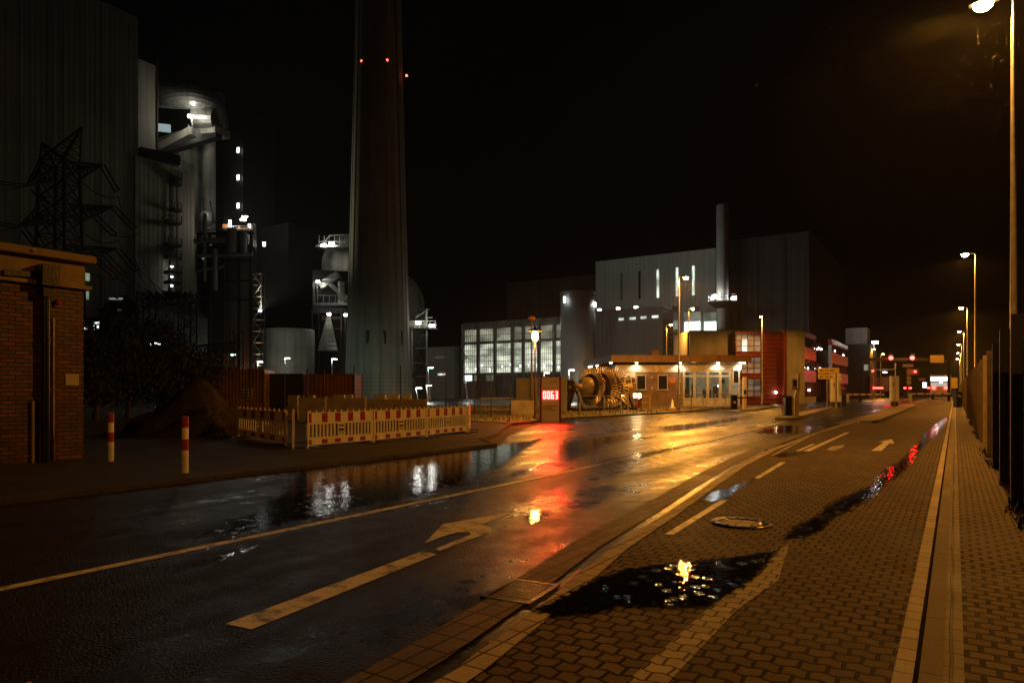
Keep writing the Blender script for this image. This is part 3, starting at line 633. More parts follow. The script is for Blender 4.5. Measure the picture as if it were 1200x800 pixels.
# plastic site barriers
PL = 2.4
def barrier_proto():
    r = thing('site_barrier', (0,0,0), 'x', 'barrier', 'red and white site barriers')
    h = PL/2
    up = MB().box((-h,-.025,.70),(h,.025,.97))
    for k in range(11):
        x = -h+.1+k*(PL-.2)/10; up.box((x-.02,-.018,.97),(x+.02,.018,1.03))
    for bm_, z0, z1 in ((up,.715,.955),(MB().box((-h,-.025,.14),(h,.025,.30)),.165,.275)):
        bm_.mat(1)
        for k in range(6):
            x0 = -h+.04+k*.465-(0 if k == 0 else .02); w = .2 if 0 < k < 5 else .1
            bm_.box((x0,-.0275,z0),(min(x0+w,h-.03),.0275,z1))
        bm_.build('upper_board' if bm_ is up else 'lower_board', [M['white'],M['redp']], r)
    g_ = MB()
    for k in range(19):
        x = -h+.07+k*(PL-.14)/18
        if abs(x) > .15: g_.box((x-.026,-.015,.30),(x+.026,.015,.70))
    g_.box((-h+.04,-.022,.665),(h-.04,.022,.699)); g_.box((-h+.04,-.022,.301),(h-.04,.022,.335)); g_.build('bars', M['white'], r)
    n_ = MB().box((-.13,-.018,.336),(.13,.018,.46)).box((-.13,-.018,.53),(.13,.018,.585)).box((-.13,-.018,.63),(.13,.018,.664))
    for x in (-.12,.12): n_.box((x-.012,-.017,.46),(x+.012,.017,.53)).box((x-.012,-.017,.585),(x+.012,.017,.63))
    n_.build('grip_plate', M['white'], r)
    text_mesh('AVS', .1, M['black'], 'lettering', r, (0,-.019,.40), ext=.001)
    for x in (-h+.02, h-.02): MB().box((x-.02,-.03,.05),(x+.02,.03,1.0)).build('post', M['white'], r)
    for x in (-h+.25, h-.25): MB().box((x-.09,-.36,0),(x+.09,.36,.1)).build('foot', M['black'], r, bevel=.02)
    return r
BP = barrier_proto(); bfirst = [True]
def place_barrier(a, b, label, z=.05):
    a, b = Vector(a), Vector(b); r = BP if bfirst[0] else dup(BP); bfirst[0] = False
    m = (a+b)/2; d = b-a; r.location = (m.x, m.y, z-.07); r.rotation_euler = (0,0,math.atan2(d.y,d.x)); r.scale = ((d.length-.02)/PL,1,1.0); r['label'] = label
A0, A1, A2, A3 = G(359,527.5), G(437,520.5), G(499.5,514), G(547,508.5)
place_barrier(A0, A1, 'leftmost panel of the front row of red and white barriers, facing the road')
place_barrier(A1, A2, 'middle panel of the front row of red and white barriers, facing the road')
place_barrier(A2, A3, 'right panel of the front row of red and white barriers, facing the road')
place_barrier(A3+Vector((.04,.02,0)), A3+Vector((-.02,2.1,0)), 'barrier panel turned away at the right end of the front row')
place_barrier(A0+Vector((-.30,-.1,0)), A0+Vector((-.98,2.05,0)), 'barrier panel seen end-on between the dark left panel and the front row')
place_barrier(G(336,524), G(279,513), 'separate dark barrier panel left of the front row, seen from behind')
for x0,x1,d_,y_,lb in ((350,381,31,466,'pale plain hoarding board at the left behind the front barriers'),(382,428,32,466,'long pale plain hoarding board in the middle behind the front barriers'),(429,500,33.5,467.5,'dull plain hoarding board at the right behind the front barriers')):
    xa, xb = (x0-CX)/F*d_, (x1-CX)/F*d_; zt_ = zat(y_, d_)
    hb_ = MB().box((xa,d_,.12),(xb,d_+.05,zt_))
    for k in range(3): x = xa+(xb-xa)*k/2; hb_.box((x-.03,d_+.055,.05),(x+.03,d_+.11,zt_+.06))
    tag(hb_.build('hoarding_board', M['block'], bevel=.01), lb, 'hoarding', 'hoarding boards behind the front barriers')

# heap of earth
mb = MB(); nx = 44; c0 = Vector((-10.9,23.6,0))
for j in range(nx+1):
    for i in range(nx+1):
        x = -1+2*i/nx; y = -1+2*j/nx; rr = math.hypot(x, y)
        h = max(0, 1-rr)**.7*1.4*(1+.35*math.sin(5*x+2)*math.cos(4*y)+.15*math.sin(11*x-y*7))+rnd.uniform(-.09,.09)*(1 if rr < .95 else 0)
        h += .35*math.exp(-((x+.1)**2+(y-.2)**2)/.03)+.25*math.exp(-((x-.25)**2+(y)**2)/.02)
        mb.v.append((c0.x+x*2.3, c0.y+y*2.4, .05+max(0,h)))
for j in range(nx):
    for i in range(nx):
        a = j*(nx+1)+i; mb.f.append([a,a+1,a+nx+2,a+nx+1]); mb.m.append(0); mb.sm.append(True)
tag(mb.build('earth_heap', M['mound']), 'dark heap of earth left of the site barriers', 'earth heap')

# site containers
def container(x0, x1, d, zt, m, label, dep=2.4, detail=False):
    xa, xb = (x0-CX)/F*d, (x1-CX)/F*d
    r = thing('container', ((xa+xb)/2, d+dep/2, .05), label, 'container', 'site containers behind the barriers')
    MB().box((xa+.06,d+.06,.12),(xb-.06,d+dep-.06,zt-.06)).build('body', M[m], r)
    f_ = MB()
    for x in (xa, xb-.12):
        for y in (d, d+dep-.12): f_.box((x,y,.05),(x+.12,y+.12,zt))
    for z in (.05, zt-.1): f_.box((xa+.12,d+.02,z),(xb-.12,d+.1,z+.1)).box((xa+.12,d+dep-.1,z),(xb-.12,d+dep-.02,z+.1))
    f_.box((xa+.1,d+.1,zt-.055),(xb-.1,d+dep-.1,zt-.03)); f_.build('frame', M[m], r)
    if detail:
        p = MB().box((xa+3.15,d+.02,1.0),(xa+3.85,d+.055,1.65)); p.build('notice_board', M['white'], r)
        q = MB()
        for k in range(9):
            q.box((xa+3.2+.21*(k%3),d+.012,1.05+.2*(k//3)),(xa+3.34+.21*(k%3),d+.018,1.17+.2*(k//3)))
        q.build('notice_sheets', M['mound'], r)
        MB().box((xa+.15,d+.0,.75),(xa+.9,d+.03,.9)).build('ledge', M['container'], r)
    return r
container(226,310,44,2.92,'container','long brown ribbed container lit orange, behind the earth heap', detail=True)
container(312,355,45,2.65,'containerd','dark container between the brown and the rust red ones')
container(356.5,416,45,2.62,'containerr','rust red container in front of the tall chimney')

# mesh site fence
def mesh_fence(pts, h, label, name='mesh_fence', group='wire mesh site fences'):
    a = pts[0]; r = thing(name, (a.x,a.y,.05), label, 'fence', group)
    for p in pts: MB().box((p.x-.03,p.y-.03,.05),(p.x+.03,p.y+.03,h+rnd.uniform(0,.35))).build('post', M['darksteel'], r)
    for a, b in zip(pts, pts[1:]):
        m = MB(); L = (b-a).length; n = int(L/.2)
        for k in range(1, n): q = a+(b-a)*k/n; m.bar((q.x,q.y,.1),(q.x,q.y,h-.1),.008)
        for k in range(12): z = .12+k*(h-.25)/11; m.bar((a.x,a.y,z),(b.x,b.y,z),.01)
        m.build('mesh_panel', M['darksteel'], r)
mesh_fence([Vector((-10.5,35,0))+Vector((2.35*k,.25*k,0)) for k in range(5)], 2.5, 'wire mesh fence panels with tall posts before the chimney foot')
mesh_fence([Vector((-17.4,39,0))+Vector((2.3*k,-.3*k,0)) for k in range(4)], 2.4, 'wire mesh fence before the long brown container')
mesh_fence([Vector((-2.2,40,0))+Vector((2.1*k,.8*k,0)) for k in range(5)], 1.6, 'low wire mesh fence left of the numeric display, across the yard')

# concrete blocks behind the barriers
bl = [(335,349,34),(352,368,35),(388,404,38),(405,413,38.6),(436,452,38),(453,468,39),(470,482,40)]
bl_l = ['concrete block at the left end behind the barrier row','concrete block second from left behind the barriers','concrete block below the rust red container','short concrete block beside the fence post','concrete block below the chimney, left of two','concrete block below the chimney, right of two','small concrete block at the right of the chimney foot']
for (x0,x1,d), lb in zip(bl, bl_l):
    xa, xb = (x0-CX)/F*d, (x1-CX)/F*d
    b = MB().box((xa,d,.05),(xb,d+.6,.75)); b.box((xa+.05,d+.1,.75),(xb-.05,d+.5,1.28))
    tag(b.build('concrete_block', M['block'], bevel=.02), lb, 'concrete block', 'concrete blocks behind the barriers')

# trees left of the containers
def tree(c, h, w, label, n, seed):
    r0 = random.Random(seed); r = thing('tree', c, label, 'tree', 'dark trees behind the brick building')
    t = MB(); c = Vector(c); tips = []
    t.cyl(c, c+Vector((.1,.1,h*.45)), .16, .1, 8)
    for k in range(22):
        z = h*r0.uniform(.08,.5); a = r0.uniform(0,2*PI); L = w*r0.uniform(.4,1)
        b0 = c+Vector((.05,.05,z)); b1 = b0+Vector((math.cos(a)*L*.6, math.sin(a)*L*.6, h*r0.uniform(.1,.3))); b2 = b1+Vector((math.cos(a+.4)*L*.4, math.sin(a+.4)*L*.4, h*r0.uniform(.05,.25)))
        t.cyl(b0,b1,.06,.035,5); t.cyl(b1,b2,.035,.012,5); tips += [b1,b2,(b1+b2)/2]
        for q in range(4):
            e = b2+Vector((r0.gauss(0,.5),r0.gauss(0,.5),r0.uniform(.1,.8))); t.cyl(b1 if q%2 else b2,e,.015,.006,4); tips.append(e)
    t.build('trunk', M['bark'], r)
    l = MB()
    for k in range(n):
        p = r0.choice(tips)+Vector((r0.gauss(0,.32),r0.gauss(0,.32),r0.gauss(0,.28)))
        if p.z < c.z+.1: p.z = c.z+r0.uniform(.1,.5)
        a = Vector((r0.gauss(0,1),r0.gauss(0,1),r0.gauss(0,1))).normalized(); b = a.orthogonal().normalized()
        s = r0.uniform(.06,.13); l.add([p-a*s, p+b*s*.5, p+a*s, p-b*s*.5], [(0,1,2,3)])
    l.build('crown', M['leaf'], r)
for i,(px,d,h,w,lb) in enumerate([(112,34,4.7,2.6,'dark leafy tree directly right of the brick building'),(150,37,4.9,3.0,'dark dense tree in the middle of the black thicket'),(186,40,4.2,2.8,'dark tree left of the lattice gantry mast'),(214,41,3.4,2.0,'low dark tree behind the earth heap'),(84,30,4.2,2.4,'dark tree half hidden by the brick building')]):
    tree(((px-CX)/F*d, d, .05), h, w, lb, 5200, 20+i)

# ================================================================== POWER STATION
def box_building(name, label, pxc, d, ytop, m, pxl=None, pxr=None, a=None, b=None, cat='building', group='power station buildings', z0=-.05, mside=None):
    """pxc, d = the corner nearest us; front runs to the left (-V), side runs away (U)"""
    Cn = Vector(((pxc-CX)/F*d, d, 0)); H = zat(ytop, d)
    if a is None: a = -hit(Cn, V, pxl)
    if b is None: b = hit(Cn, U, pxr)
    r = thing(name, Cn+(U*b-V*a)/2, label, cat, group)
    c = [Cn, Cn+U*b, Cn+U*b-V*a, Cn-V*a]
    w = MB().prism([(p.x,p.y) for p in c], z0, H)
    o = w.build('wall', [M[m]], r)
    par = MB()
    up = Vector((0,0,1))
    for p, q in zip(c, c[1:]+c[:1]): par.bar(p+up*(H+.1), q+up*(H+.1), .35, .25)
    par.build('roof_edge', M[m], r)
    return r, Cn, a, b, H
def on_front(Cn, k, z, out=.04): return Cn-V*k-U*out+Vector((0,0,z))     # k metres left of the corner
def on_side(Cn, k, z, out=.04): return Cn+U*k+V*out+Vector((0,0,z))
def win_front(r, Cn, px0, px1, y0, y1, m, name='window', th=.12, frame=None):
    k0, k1 = -hit(Cn, V, px0), -hit(Cn, V, px1); pm = Cn-V*((k0+k1)/2); z0, z1 = zat(y1, pm.y), zat(y0, pm.y)
    c = (on_front(Cn,(k0+k1)/2,(z0+z1)/2,.02)); o = MB().cbox(c,(abs(k0-k1),th,z1-z0),ROAD_ROT).build(name, M[m], r)
    if frame:
        f_ = MB(); w = .12
        for kk in (k0,k1): f_.cbox(on_front(Cn,kk,(z0+z1)/2,.06),(w,.16,z1-z0+2*w),ROAD_ROT)
        for zz in (z0-w/2,z1+w/2): f_.cbox(on_front(Cn,(k0+k1)/2,zz,.06),(abs(k0-k1)-w,.16,w),ROAD_ROT)
        sub(f_, 'frame', M[frame], o, r)
    return o
def win_side(r, Cn, px0, px1, y0, y1, m, name='window', th=.12):
    k0, k1 = hit(Cn, U, px0), hit(Cn, U, px1); pm = Cn+U*((k0+k1)/2); z0, z1 = zat(y1, pm.y), zat(y0, pm.y)
    return MB().cbox(on_side(Cn,(k0+k1)/2,(z0+z1)/2,.02),(th,abs(k0-k1),z1-z0),ROAD_ROT).build(name, M[m], r)

# boiler house, the great wall at the left
fc = P(162,21,150); Hb = fc.z; fc.z = 0
r = thing('boiler_house', fc-U*50-V*30, 'huge grey clad boiler house filling the upper left', 'building', 'power station buildings')
c = [fc, fc-V*60, fc-V*60-U*105, fc-U*105]
MB().prism([(p.x,p.y) for p in c], -.05, Hb).build('wall', M['cladu'], r)
rib = MB()
for k in range(1,14): q = fc-U*7.5*k+V*.06; rib.bar((q.x,q.y,0),(q.x,q.y,Hb),.25,.12)
rib.build('panel_joints', M['cladu'], r)
for (x0,x1,y0,y1) in ((93,98,319,329),(99,105,320,329),(100,104,341,351)): win_side(r, fc, x0, x1, y0, y1, 'e_strip')
q = P(136,392,124); wl_ = thing('added_wall_flood', Vector((q.x,q.y,0)), 'added floodlight on a mast, put in to light the boiler house wall', 'lamp', 'small lamps in the plant yard')
MB().cyl((q.x,q.y,0),q,.09,n=8).build('pole', M['darksteel'], wl_); MB().cbox(q+Vector((0,0,.1)),(.5,.4,.3)).build('head', M['darksteel'], wl_)
lamp(wl_, q+Vector((0,.35,.1)), 5500, (1,.92,.66), .1, spot=150, aim=(-.35,1,.45), blend=.9)  # floodlight added only to brighten the lower boiler house wall
# stair tower set back
st_c = Vector(((184-CX)/F*163,163,0))
r = thing('stair_tower', st_c, 'narrow clad stair tower beside the boiler house', 'tower', 'power station buildings')
MB().prism([(p.x,p.y) for p in (st_c, st_c-U*8, st_c-U*8-V*14, st_c-V*14)], 0, zat(78,163)).build('wall', M['clad'], r)
MB().bar(st_c+V*.1+Vector((0,0,0)), st_c+V*.1+Vector((0,0,zat(70,163))), .3).build('lightning_rod', M['rust'], r)
# annex with outside stair
an = fc+V*.6; k1 = hit(an, U, 228); Ha = zat(184,150)
r = thing('boiler_annex', an+U*6, 'lower clad annex of the boiler house with dark stair landings', 'building', 'power station buildings')
MB().prism([(p.x,p.y) for p in (an-U*1, an+U*k1, an+U*k1-V*14, an-V*14-U*1)], -.05, Ha).build('wall', M['cladu'], r)
MB().prism([(p.x,p.y) for p in (an+U*.3+V*.02, an+U*8.2+V*2.0, an+U*8.2-V*6, an+U*.3-V*6)], Ha+.02, Ha+2.2).build('roof_box', M['darkclad'], r)
lad = MB()
for px in (198,206): 
    q = an+U*hit(an,U,px)+V*.5; lad.bar((q.x,q.y,zat(345,152)),(q.x,q.y,zat(200,152)),.25)
lad.build('stair_shaft', M['lattice'], r)
for yy in (206,212,243,258,285,300,318,330,342):
    k0 = hit(an,U,192 if yy > 250 else 199); k2 = hit(an,U,207.5); q = an+U*((k0+k2)/2)+V*1.0
    b = MB().cbox((q.x,q.y,zat(yy,153)),(2.0,abs(k2-k0),.7),ROAD_ROT)
    for kk in (k0,k2,(k0+k2)/2):
        w = an+U*kk+V*1.9; b.bar((w.x,w.y,zat(yy,153)),(w.x,w.y,zat(yy,153)+1.5),.16)
    w0 = an+U*k0+V*1.9; w1 = an+U*k2+V*1.9
    for dz in (.8,1.5): b.bar(w0+Vector((0,0,zat(yy,153)+dz)), w1+Vector((0,0,zat(yy,153)+dz)), .16)
    b.build('landing', M['lattice'], r)
for yy in (310,322,333):
    q = an+U*hit(an,U,197)+V*1.5; MB().cbox((q.x,q.y,zat(yy,152)),(.3,.4,.34),ROAD_ROT).build('landing_lamp', M['e_small'], r)
# low front block with strip window
r, Cn, a, b, H = box_building('low_plant_block', 'low plant block with a dim greenish strip window', 170, 118, 370, 'clad', a=20, pxr=238)
win_side(r, Cn, 190, 209, 383, 390, 'e_strip'); win_side(r, Cn, 213, 223, 385, 391, 'e_strip'); win_side(r, Cn, 225, 236, 387, 392, 'e_strip')
for x0,x1 in ((191,203),(205,212),(215,220)): win_side(r, Cn, x0, x1, 427.5, 429.5, 'e_win')
# dark gabled shed
r = thing('gabled_shed', P(145,458,95), 'dark gabled shed in front of the boiler house wall', 'building', 'power station buildings')
zz = Vector((0,0,1)); s0 = Vector((P(118,458,95).x,95,0)); s1 = Vector((P(163,458,92).x,92,0)); dn = (s1-s0)
up0, up1, rg = zat(362,95), zat(360,92), zat(347,94)
m_ = s0+dn*.45; bk = Vector((3,14,0))
vs = [s0,s1,s1+zz*up1,m_+zz*rg+dn*.25,m_+zz*rg-dn*.1,s0+zz*up0]
mb = MB(); n = 6; mb.add([tuple(v) for v in vs]+[tuple(v+bk) for v in vs], [list(range(6)),list(range(6,12))[::-1]]+[(i,n+i,n+(i+1)%n,(i+1)%n) for i in range(n)])
mb.build('shell', M['darkclad'], r)
MB().cbox(P(137,350,93.4),(2.0,.3,.22)).build('roof_light', M['e_strip'], r); lamp(r, P(139,346,94.5), 300, (1,.93,.7), .1)
for x,y,w in ((140,363,.5),(140,374,.45)): MB().cbox(P(x,y,93),(w,.1,.3)).build('vent_light', M['e_slotd'], r)
# dark block with bright window beside it
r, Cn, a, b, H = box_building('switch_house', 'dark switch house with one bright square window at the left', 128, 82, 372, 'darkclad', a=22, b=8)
win_front(r, Cn, 110.5, 118, 377.5, 386, 'e_win', frame='darksteel'); win_front(r, Cn, 99, 102, 382, 386, 'e_win')

# lit ducts high up
r = thing('flue_duct', P(222,180,172), 'big curved sheet metal flue duct lit white at the top left', 'duct')
bd = MB(); pts = []
for k in range(8):
    a = k/7*PI/2; pts.append(P(200+36*math.sin(a), 118-3*math.sin(a), 168)+Vector((0, -4+4*math.cos(a)*2, 0)))
d0 = 170
path = [P(170,111,d0+6),P(190,112,d0+3),P(206,113,d0),P(224,114,d0-1),P(240,119,d0+1),P(250,129,d0+4),P(254,148,d0+7)]
fine = []
for i in range(len(path)-1):
    p0, p1, p2, p3 = path[max(i-1,0)], path[i], path[i+1], path[min(i+2,len(path)-1)]
    for k in range(5):
        t = k/5; fine.append(.5*((2*p1)+(p2-p0)*t+(2*p0-5*p1+4*p2-p3)*t*t+(3*p1-p0-3*p2+p3)*t**3))
fine.append(path[-1]); nn_ = 28; rings = []; bd.smooth = True
for i, p in enumerate(fine):
    z = (fine[min(i+1,len(fine)-1)]-fine[max(i-1,0)]).normalized(); x = Vector((0,0,1)).cross(z); x = (Vector((0,1,0)) if x.length < .2 else x).normalized(); y = z.cross(x).normalized()
    if z.z < -.8: x = Vector((0,1,0)); y = z.cross(x).normalized()
    rings.append([p+(x*math.cos(2*PI*j/nn_)+y*math.sin(2*PI*j/nn_))*2.95 for j in range(nn_)])
bd.add([v for rg_ in rings for v in rg_], [(i*nn_+j, i*nn_+(j+1)%nn_, (i+1)*nn_+(j+1)%nn_, (i+1)*nn_+j) for i in range(len(rings)-1) for j in range(nn_)])
bd.build('elbow', M['galv'], r)
MB().lathe([(3.05,-.15),(3.05,.15)],path[3],24,dirv=path[4]-path[2]).build('flange', M['steel'], r)
MB().cbox(P(256,132,176),(2.6,3,9),.2).build('riser', M['tank'], r)
MB().cyl(P(228,138,171),P(252,140,171),2.5,2.5,16).build('lower_pipe', M['galv'], r)
r = thing('conveyor_bridge', P(216,165,170), 'sloping enclosed bridge between plant towers, lit along its top', 'bridge')
def skew(mb, x0,y0,x1,y1, hgt, d, dep):
    a, b = P(x0,y0,d), P(x1,y1,d-2); up = Vector((0,0,hgt*d/F)); bk = Vector((.4,1,0)).normalized()*dep
    vs = [a,b,b+up,a+up]; vs += [v+bk for v in vs]
    return mb.add(vs, [(0,1,2,3),(7,6,5,4),(0,4,5,1),(1,5,6,2),(2,6,7,3),(3,7,4,0)])
skew(MB(),186,176,222,157,9,170,5).build('gallery', M['tank'], r)
skew(MB(),184,181,253,160,5,168,2).build('deck', M['darksteel'], r)
skew(MB(),222,158,252,155,9,172,5).build('head_house', M['tank'], r)
MB().cbox(P(191,150,180),(3.6,1,1.8),.3).build('lit_roof_panel', M['e_sky'], r)
lp_ = MB().cyl(P(225,158,167),P(225,138,167),.12,n=6); lp_.cyl(P(221,158,167),P(221,146,167),.12,n=6); lp_.build('mast', M['steel'], r)
hd = MB().cbox(P(223.5,136.5,166.6),(1.3,.5,.6),.3).build('floodlight', M['e_white'], r)
lamp(r, P(223,134,165), 2600, WHITE, .4); lamp(r, P(215,152,164.5), 900, (1,.95,.8), .4)
r = thing('coal_tower', P(218,300,178), 'beige plant tower below the sloping bridge', 'tower', 'power station buildings')
cx0 = Vector(((250-CX)/F*180,180,0))-U*9.5
MB().prism([(p.x,p.y) for p in (cx0, cx0+U*9, cx0+U*9-V*12, cx0-V*12)], 0, zat(163,178)).build('wall', M['tank'], r)
MB().cyl(Vector(((245-CX)/F*176,176,0)), Vector(((245-CX)/F*176,176,zat(160,176))), 1.6, n=20).build('round_shaft', M['tank'], r)
MB().tube([P(236,232,170),P(236,300,170)],.45,8).tube([P(246,236,170),P(252,262,170)],.2,6).build('pipes', M['darksteel'], r)
MB().ball(P(242,256,171),2.0,14).build('vessel', M['galv'], r)
lamp(r, P(243,244,168), 260, WHITE, .4)
# dark tower with three lit windows
r = thing('dark_tower', P(281,300,186), 'black plant tower with three small lit windows in a column', 'tower', 'power station buildings')
tw = Vector(((262-CX)/F*184,184,0))
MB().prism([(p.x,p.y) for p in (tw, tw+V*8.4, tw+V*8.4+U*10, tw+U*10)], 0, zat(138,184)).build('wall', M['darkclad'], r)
for yy in (176,208,241): MB().cbox(P(279,yy,179.2),(.8,.3,1.35),ROAD_ROT).build('window', M['e_win'], r)
# platform with floodlights
r = thing('plant_platform', P(280,268,165), 'lit steel platform with floodlights and orange panels high on the plant', 'platform')
MB().cbox(P(278,271,166),(7.5,4,.4),.1).build('deck', M['darksteel'], r)
rl = MB()
for k in range(6):
    q = P(262+6*k,270,164); rl.bar(q, q+Vector((0,0,1.2)), .08)
rl.bar(P(262,265,164),P(293,265,164),.08); rl.build('railing', M['steel'], r)
MB().cbox(P(265,266,165),(1.6,.3,1.3),.1).cbox(P(284,269,165),(2.6,.3,.8),.25).build('orange_panels', M['orange'], r)
MB().cyl(P(294,300,166),P(294,263,166),.8,n=14).cyl(P(298,300,166.5),P(298,263,166.5),.45,n=10).build('pipes', M['galv'], r)
for x,y,w,h in ((269.5,262,.5,1.5),(285,257.5,1.3,.45),(287,254,1.2,.35)): MB().cbox(P(x,y,163.5),(w,.3,h)).build('floodlight', M['e_white'], r)
lamp(r, P(270,261,162), 900, WHITE, .3); lamp(r, P(288,259,162), 700, WHITE, .3)
for x in (269,286): lamp(r, P(x,258,161.5), 3500, WHITE, .12, spot=50, aim=(.38,-1,-.2), blend=.6)
MB().cbox(P(309.5,286,168),(.6,.3,1.0)).build('floodlight', M['e_small'], r)
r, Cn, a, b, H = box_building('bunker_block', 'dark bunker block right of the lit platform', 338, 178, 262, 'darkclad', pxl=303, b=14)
# rust coloured silo, stair mast and pale tank
r = thing('coal_silo', Vector(((266-CX)/F*140,140,0)), 'tall rust brown silo catching light on its right edge', 'silo', 'plant silos and tanks')
sc0 = Vector(((266-CX)/F*140,140,0))
MB().lathe([(5.6,0),(5.6,zat(291,140)),(5.2,zat(288,140)),(.1,zat(286,140))],sc0,40).build('shell', M['rust'], r)
MB().lathe([(5.75,zat(300,140)),(5.75,zat(300,140)+.3)],sc0,40).build('ring', M['darksteel'], r); lamp(r, P(304,440,135), 2200, (1,.5,.16), .1)
r = thing('stair_mast', Vector(((303-CX)/F*120,120,0)), 'open steel stair mast between rust silo and pale tank', 'stair mast')
sm0 = Vector(((303-CX)/F*120,120,0)); sm = MB()
for dx in (-.75,.75):
    for dy in (-.75,.75): sm.bar(sm0+Vector((dx,dy,0)), sm0+Vector((dx,dy,22)), .14)
sm.build('uprights', M['lattice'], r)
sf = MB()
for k in range(11):
    z = k*2; s_ = 1 if k%2 else -1
    sf.bar(sm0+Vector((-.7*s_,-.7,z)), sm0+Vector((.7*s_,-.7,z+2)), .3,.08); sf.cbox(sm0+Vector((0,0,z+2)),(1.6,1.6,.08)); sf.bar(sm0+Vector((-.75,-.78,z+1)), sm0+Vector((.75,-.78,z+1)), .06)
sf.build('flights', M['steel'], r)
q = sm0+Vector((.6,-.9,15.5)); MB().cbox(q,(.5,.25,.35)).build('floodlight', M['e_small'], r)  # added floodlight, put on the mast to brighten the chimney's left side
lamp(r, q+Vector((.1,-.25,0)), 60000, (1,.93,.62), .12, spot=105, aim=(22,-8,38), blend=.8)
r = thing('storage_tank', Vector(((338-CX)/F*128,128,0)), 'pale round tank lit white, left of the chimney', 'tank', 'plant silos and tanks')
tk = Vector(((338-CX)/F*128,128,0))
MB().lathe([(4.75,0),(4.75,zat(388,128)),(4.6,zat(387,128)+.1),(.1,zat(386,128)+.3)],tk,40).build('shell', M['tank'], r)
rb = MB()
for z in (2.5,6,9.5): rb.lathe([(4.83,z),(4.83,z+.12)],tk,40)
rb.build('bands', M['steel'], r)

r = thing('pipe_rack', Vector(((264-CX)/F*134,134,0)), 'dark pipe rack and platforms in front of the rust brown silo', 'pipe rack')
pr = MB()
for x in (233,246,262,280,294): pr.bar(Vector(((x-CX)/F*133,133,0)), P(x,272+(x%7),133), .45)
for y in (274,291,306,330,352): pr.bar(P(231,y,133),P(297,y-1,133),.4); pr.bar(P(231,y-5,133),P(262,y-5,133),.12)
pr.build('steel_frame', M['lattice'], r)
pp = MB()
for (x0,y0,x1,y1,w_) in ((228,283,262,281,.5),(240,250,240,330,.35),(252,292,252,340,.5),(229,300,296,298,.35),(272,268,272,296,.9),(286,272,286,300,.6),(230,318,262,312,.3)): pp.cyl(P(x0,y0,132),P(x1,y1,132),w_,n=10)
pp.build('pipes', M['silo'], r)
for x,y in ((247,287),(238,303)): MB().cbox(P(x,y,131),(.35,.2,.25)).build('bulkhead_lamp', M['e_strip'], r)
# yard lamps of the plant
YG = 'small lamps in the plant yard'
def yard_lamp(px, py, d, m, power, col, label, base=True, up=None):
    p = P(px,py,d); q = Vector((p.x,p.y,0))
    r = thing('yard_lamp', q, label, 'lamp', YG)
    MB().cyl(q, p+Vector((-.35,0,.1)), .09, .06, 8).build('pole', M['steel'], r)
    MB().bar(p+Vector((-.4,0,.12)), p+Vector((.45,0,.2)), .3, .12).build('head', M['darksteel'], r)
    MB().cbox(p+Vector((.1,0,.03)),(.7,.4,.12)).build('lens', M[m], r)
    lamp(r, p+Vector((.1,0,-.25)), power, col, .2)
yard_lamp(272,416,100,'e_green',800,GREEN,'greenish yard lamp before the rust brown silo')
yard_lamp(304,424,112,'e_white',1300,WHITE,'very bright yard lamp at the foot of the stair mast')
yard_lamp(336,420,114,'e_white',600,WHITE,'yard lamp standing before the pale round tank')
yard_lamp(391,421,100,'e_green',800,GREEN,'greenish yard lamp left of the chimney')
yard_lamp(504,431,100,'e_green',90,GREEN,'small yard lamp on the dark box right of the chimney')
yard_lamp(502,452,96,'e_warm',160,WARM,'low bright lamp right of the chimney foot')
yard_lamp(490,455,92,'e_white',160,WHITE,'low lamp at the foot of the zigzag stair')
yard_lamp(669,434,96,'e_white',520,WHITE,'brightest white lamp at the foot of the dark round silo')
yard_lamp(548,443,98,'e_white',80,WHITE,'white lamp at the left foot of the lit hall')
yard_lamp(640,437,92,'e_warm',120,WARM,'warm lamp above the numeric display pylon')
yard_lamp(181,403,60,'e_small',10,WHITE,'faint lamp seen through the trees')

# absorber behind the chimney with platforms and hopper
r = thing('absorber_vessel', Vector(((440-CX)/F*150,150,0)), 'huge domed absorber vessel half hidden behind the chimney', 'vessel')
ab = Vector(((416-CX)/F*150,150,0)); Z0 = zat(378,150); Zd = zat(312,150)
prof = [(7.1,Z0),(7.1,Zd)]+[(7.1*math.cos(a),Zd+7.0*math.sin(a)) for a in (.2,.4,.6,.8,1,1.2,1.4,1.55)]
MB().lathe(prof,ab,40).build('shell', M['tank'], r)
MB().lathe([(7.3,Z0),(5,Z0-4),(5,0)],ab,32).build('base', M['darkclad'], r)
a2 = Vector(((468-CX)/F*148,148,0)); Zd = zat(362,148)
prof = [(5.5,0),(5.5,Zd)]+[(5.5*math.cos(a),Zd+7.6*math.sin(a)) for a in (.2,.4,.6,.8,1,1.2,1.4,1.55)]
MB().lathe(prof,a2,40).build('side_vessel', M['tank'], r)
MB().cbox(P(391,344,138),(8.2,5,8.5),.3).build('pump_house', M['darkclad'], r)
dk_ = MB(); dk_.bar(P(376,336,135),P(398,322,135),2.2,1.4).bar(P(384,330,134.5),P(408,352,134.5),.8)
for k in range(6): dk_.bar(P(372+7*k,356,134),P(372+7*k,346,134),.12)
dk_.bar(P(370,346,134),P(409,346,134),.12).bar(P(370,356,134),P(409,356,134),.4); dk_.cyl(P(400,355,134),P(400,330,134),.7,n=12); dk_.build('chutes', M['galv'], r)
pf = MB().cbox(P(392,290,141),(7,3,.3)).cbox(P(392,288,140),(5,.2,.2))
for x in (374,380,386,392,398,404,409): pf.bar(P(x,290,140),P(x,276,140),.14)
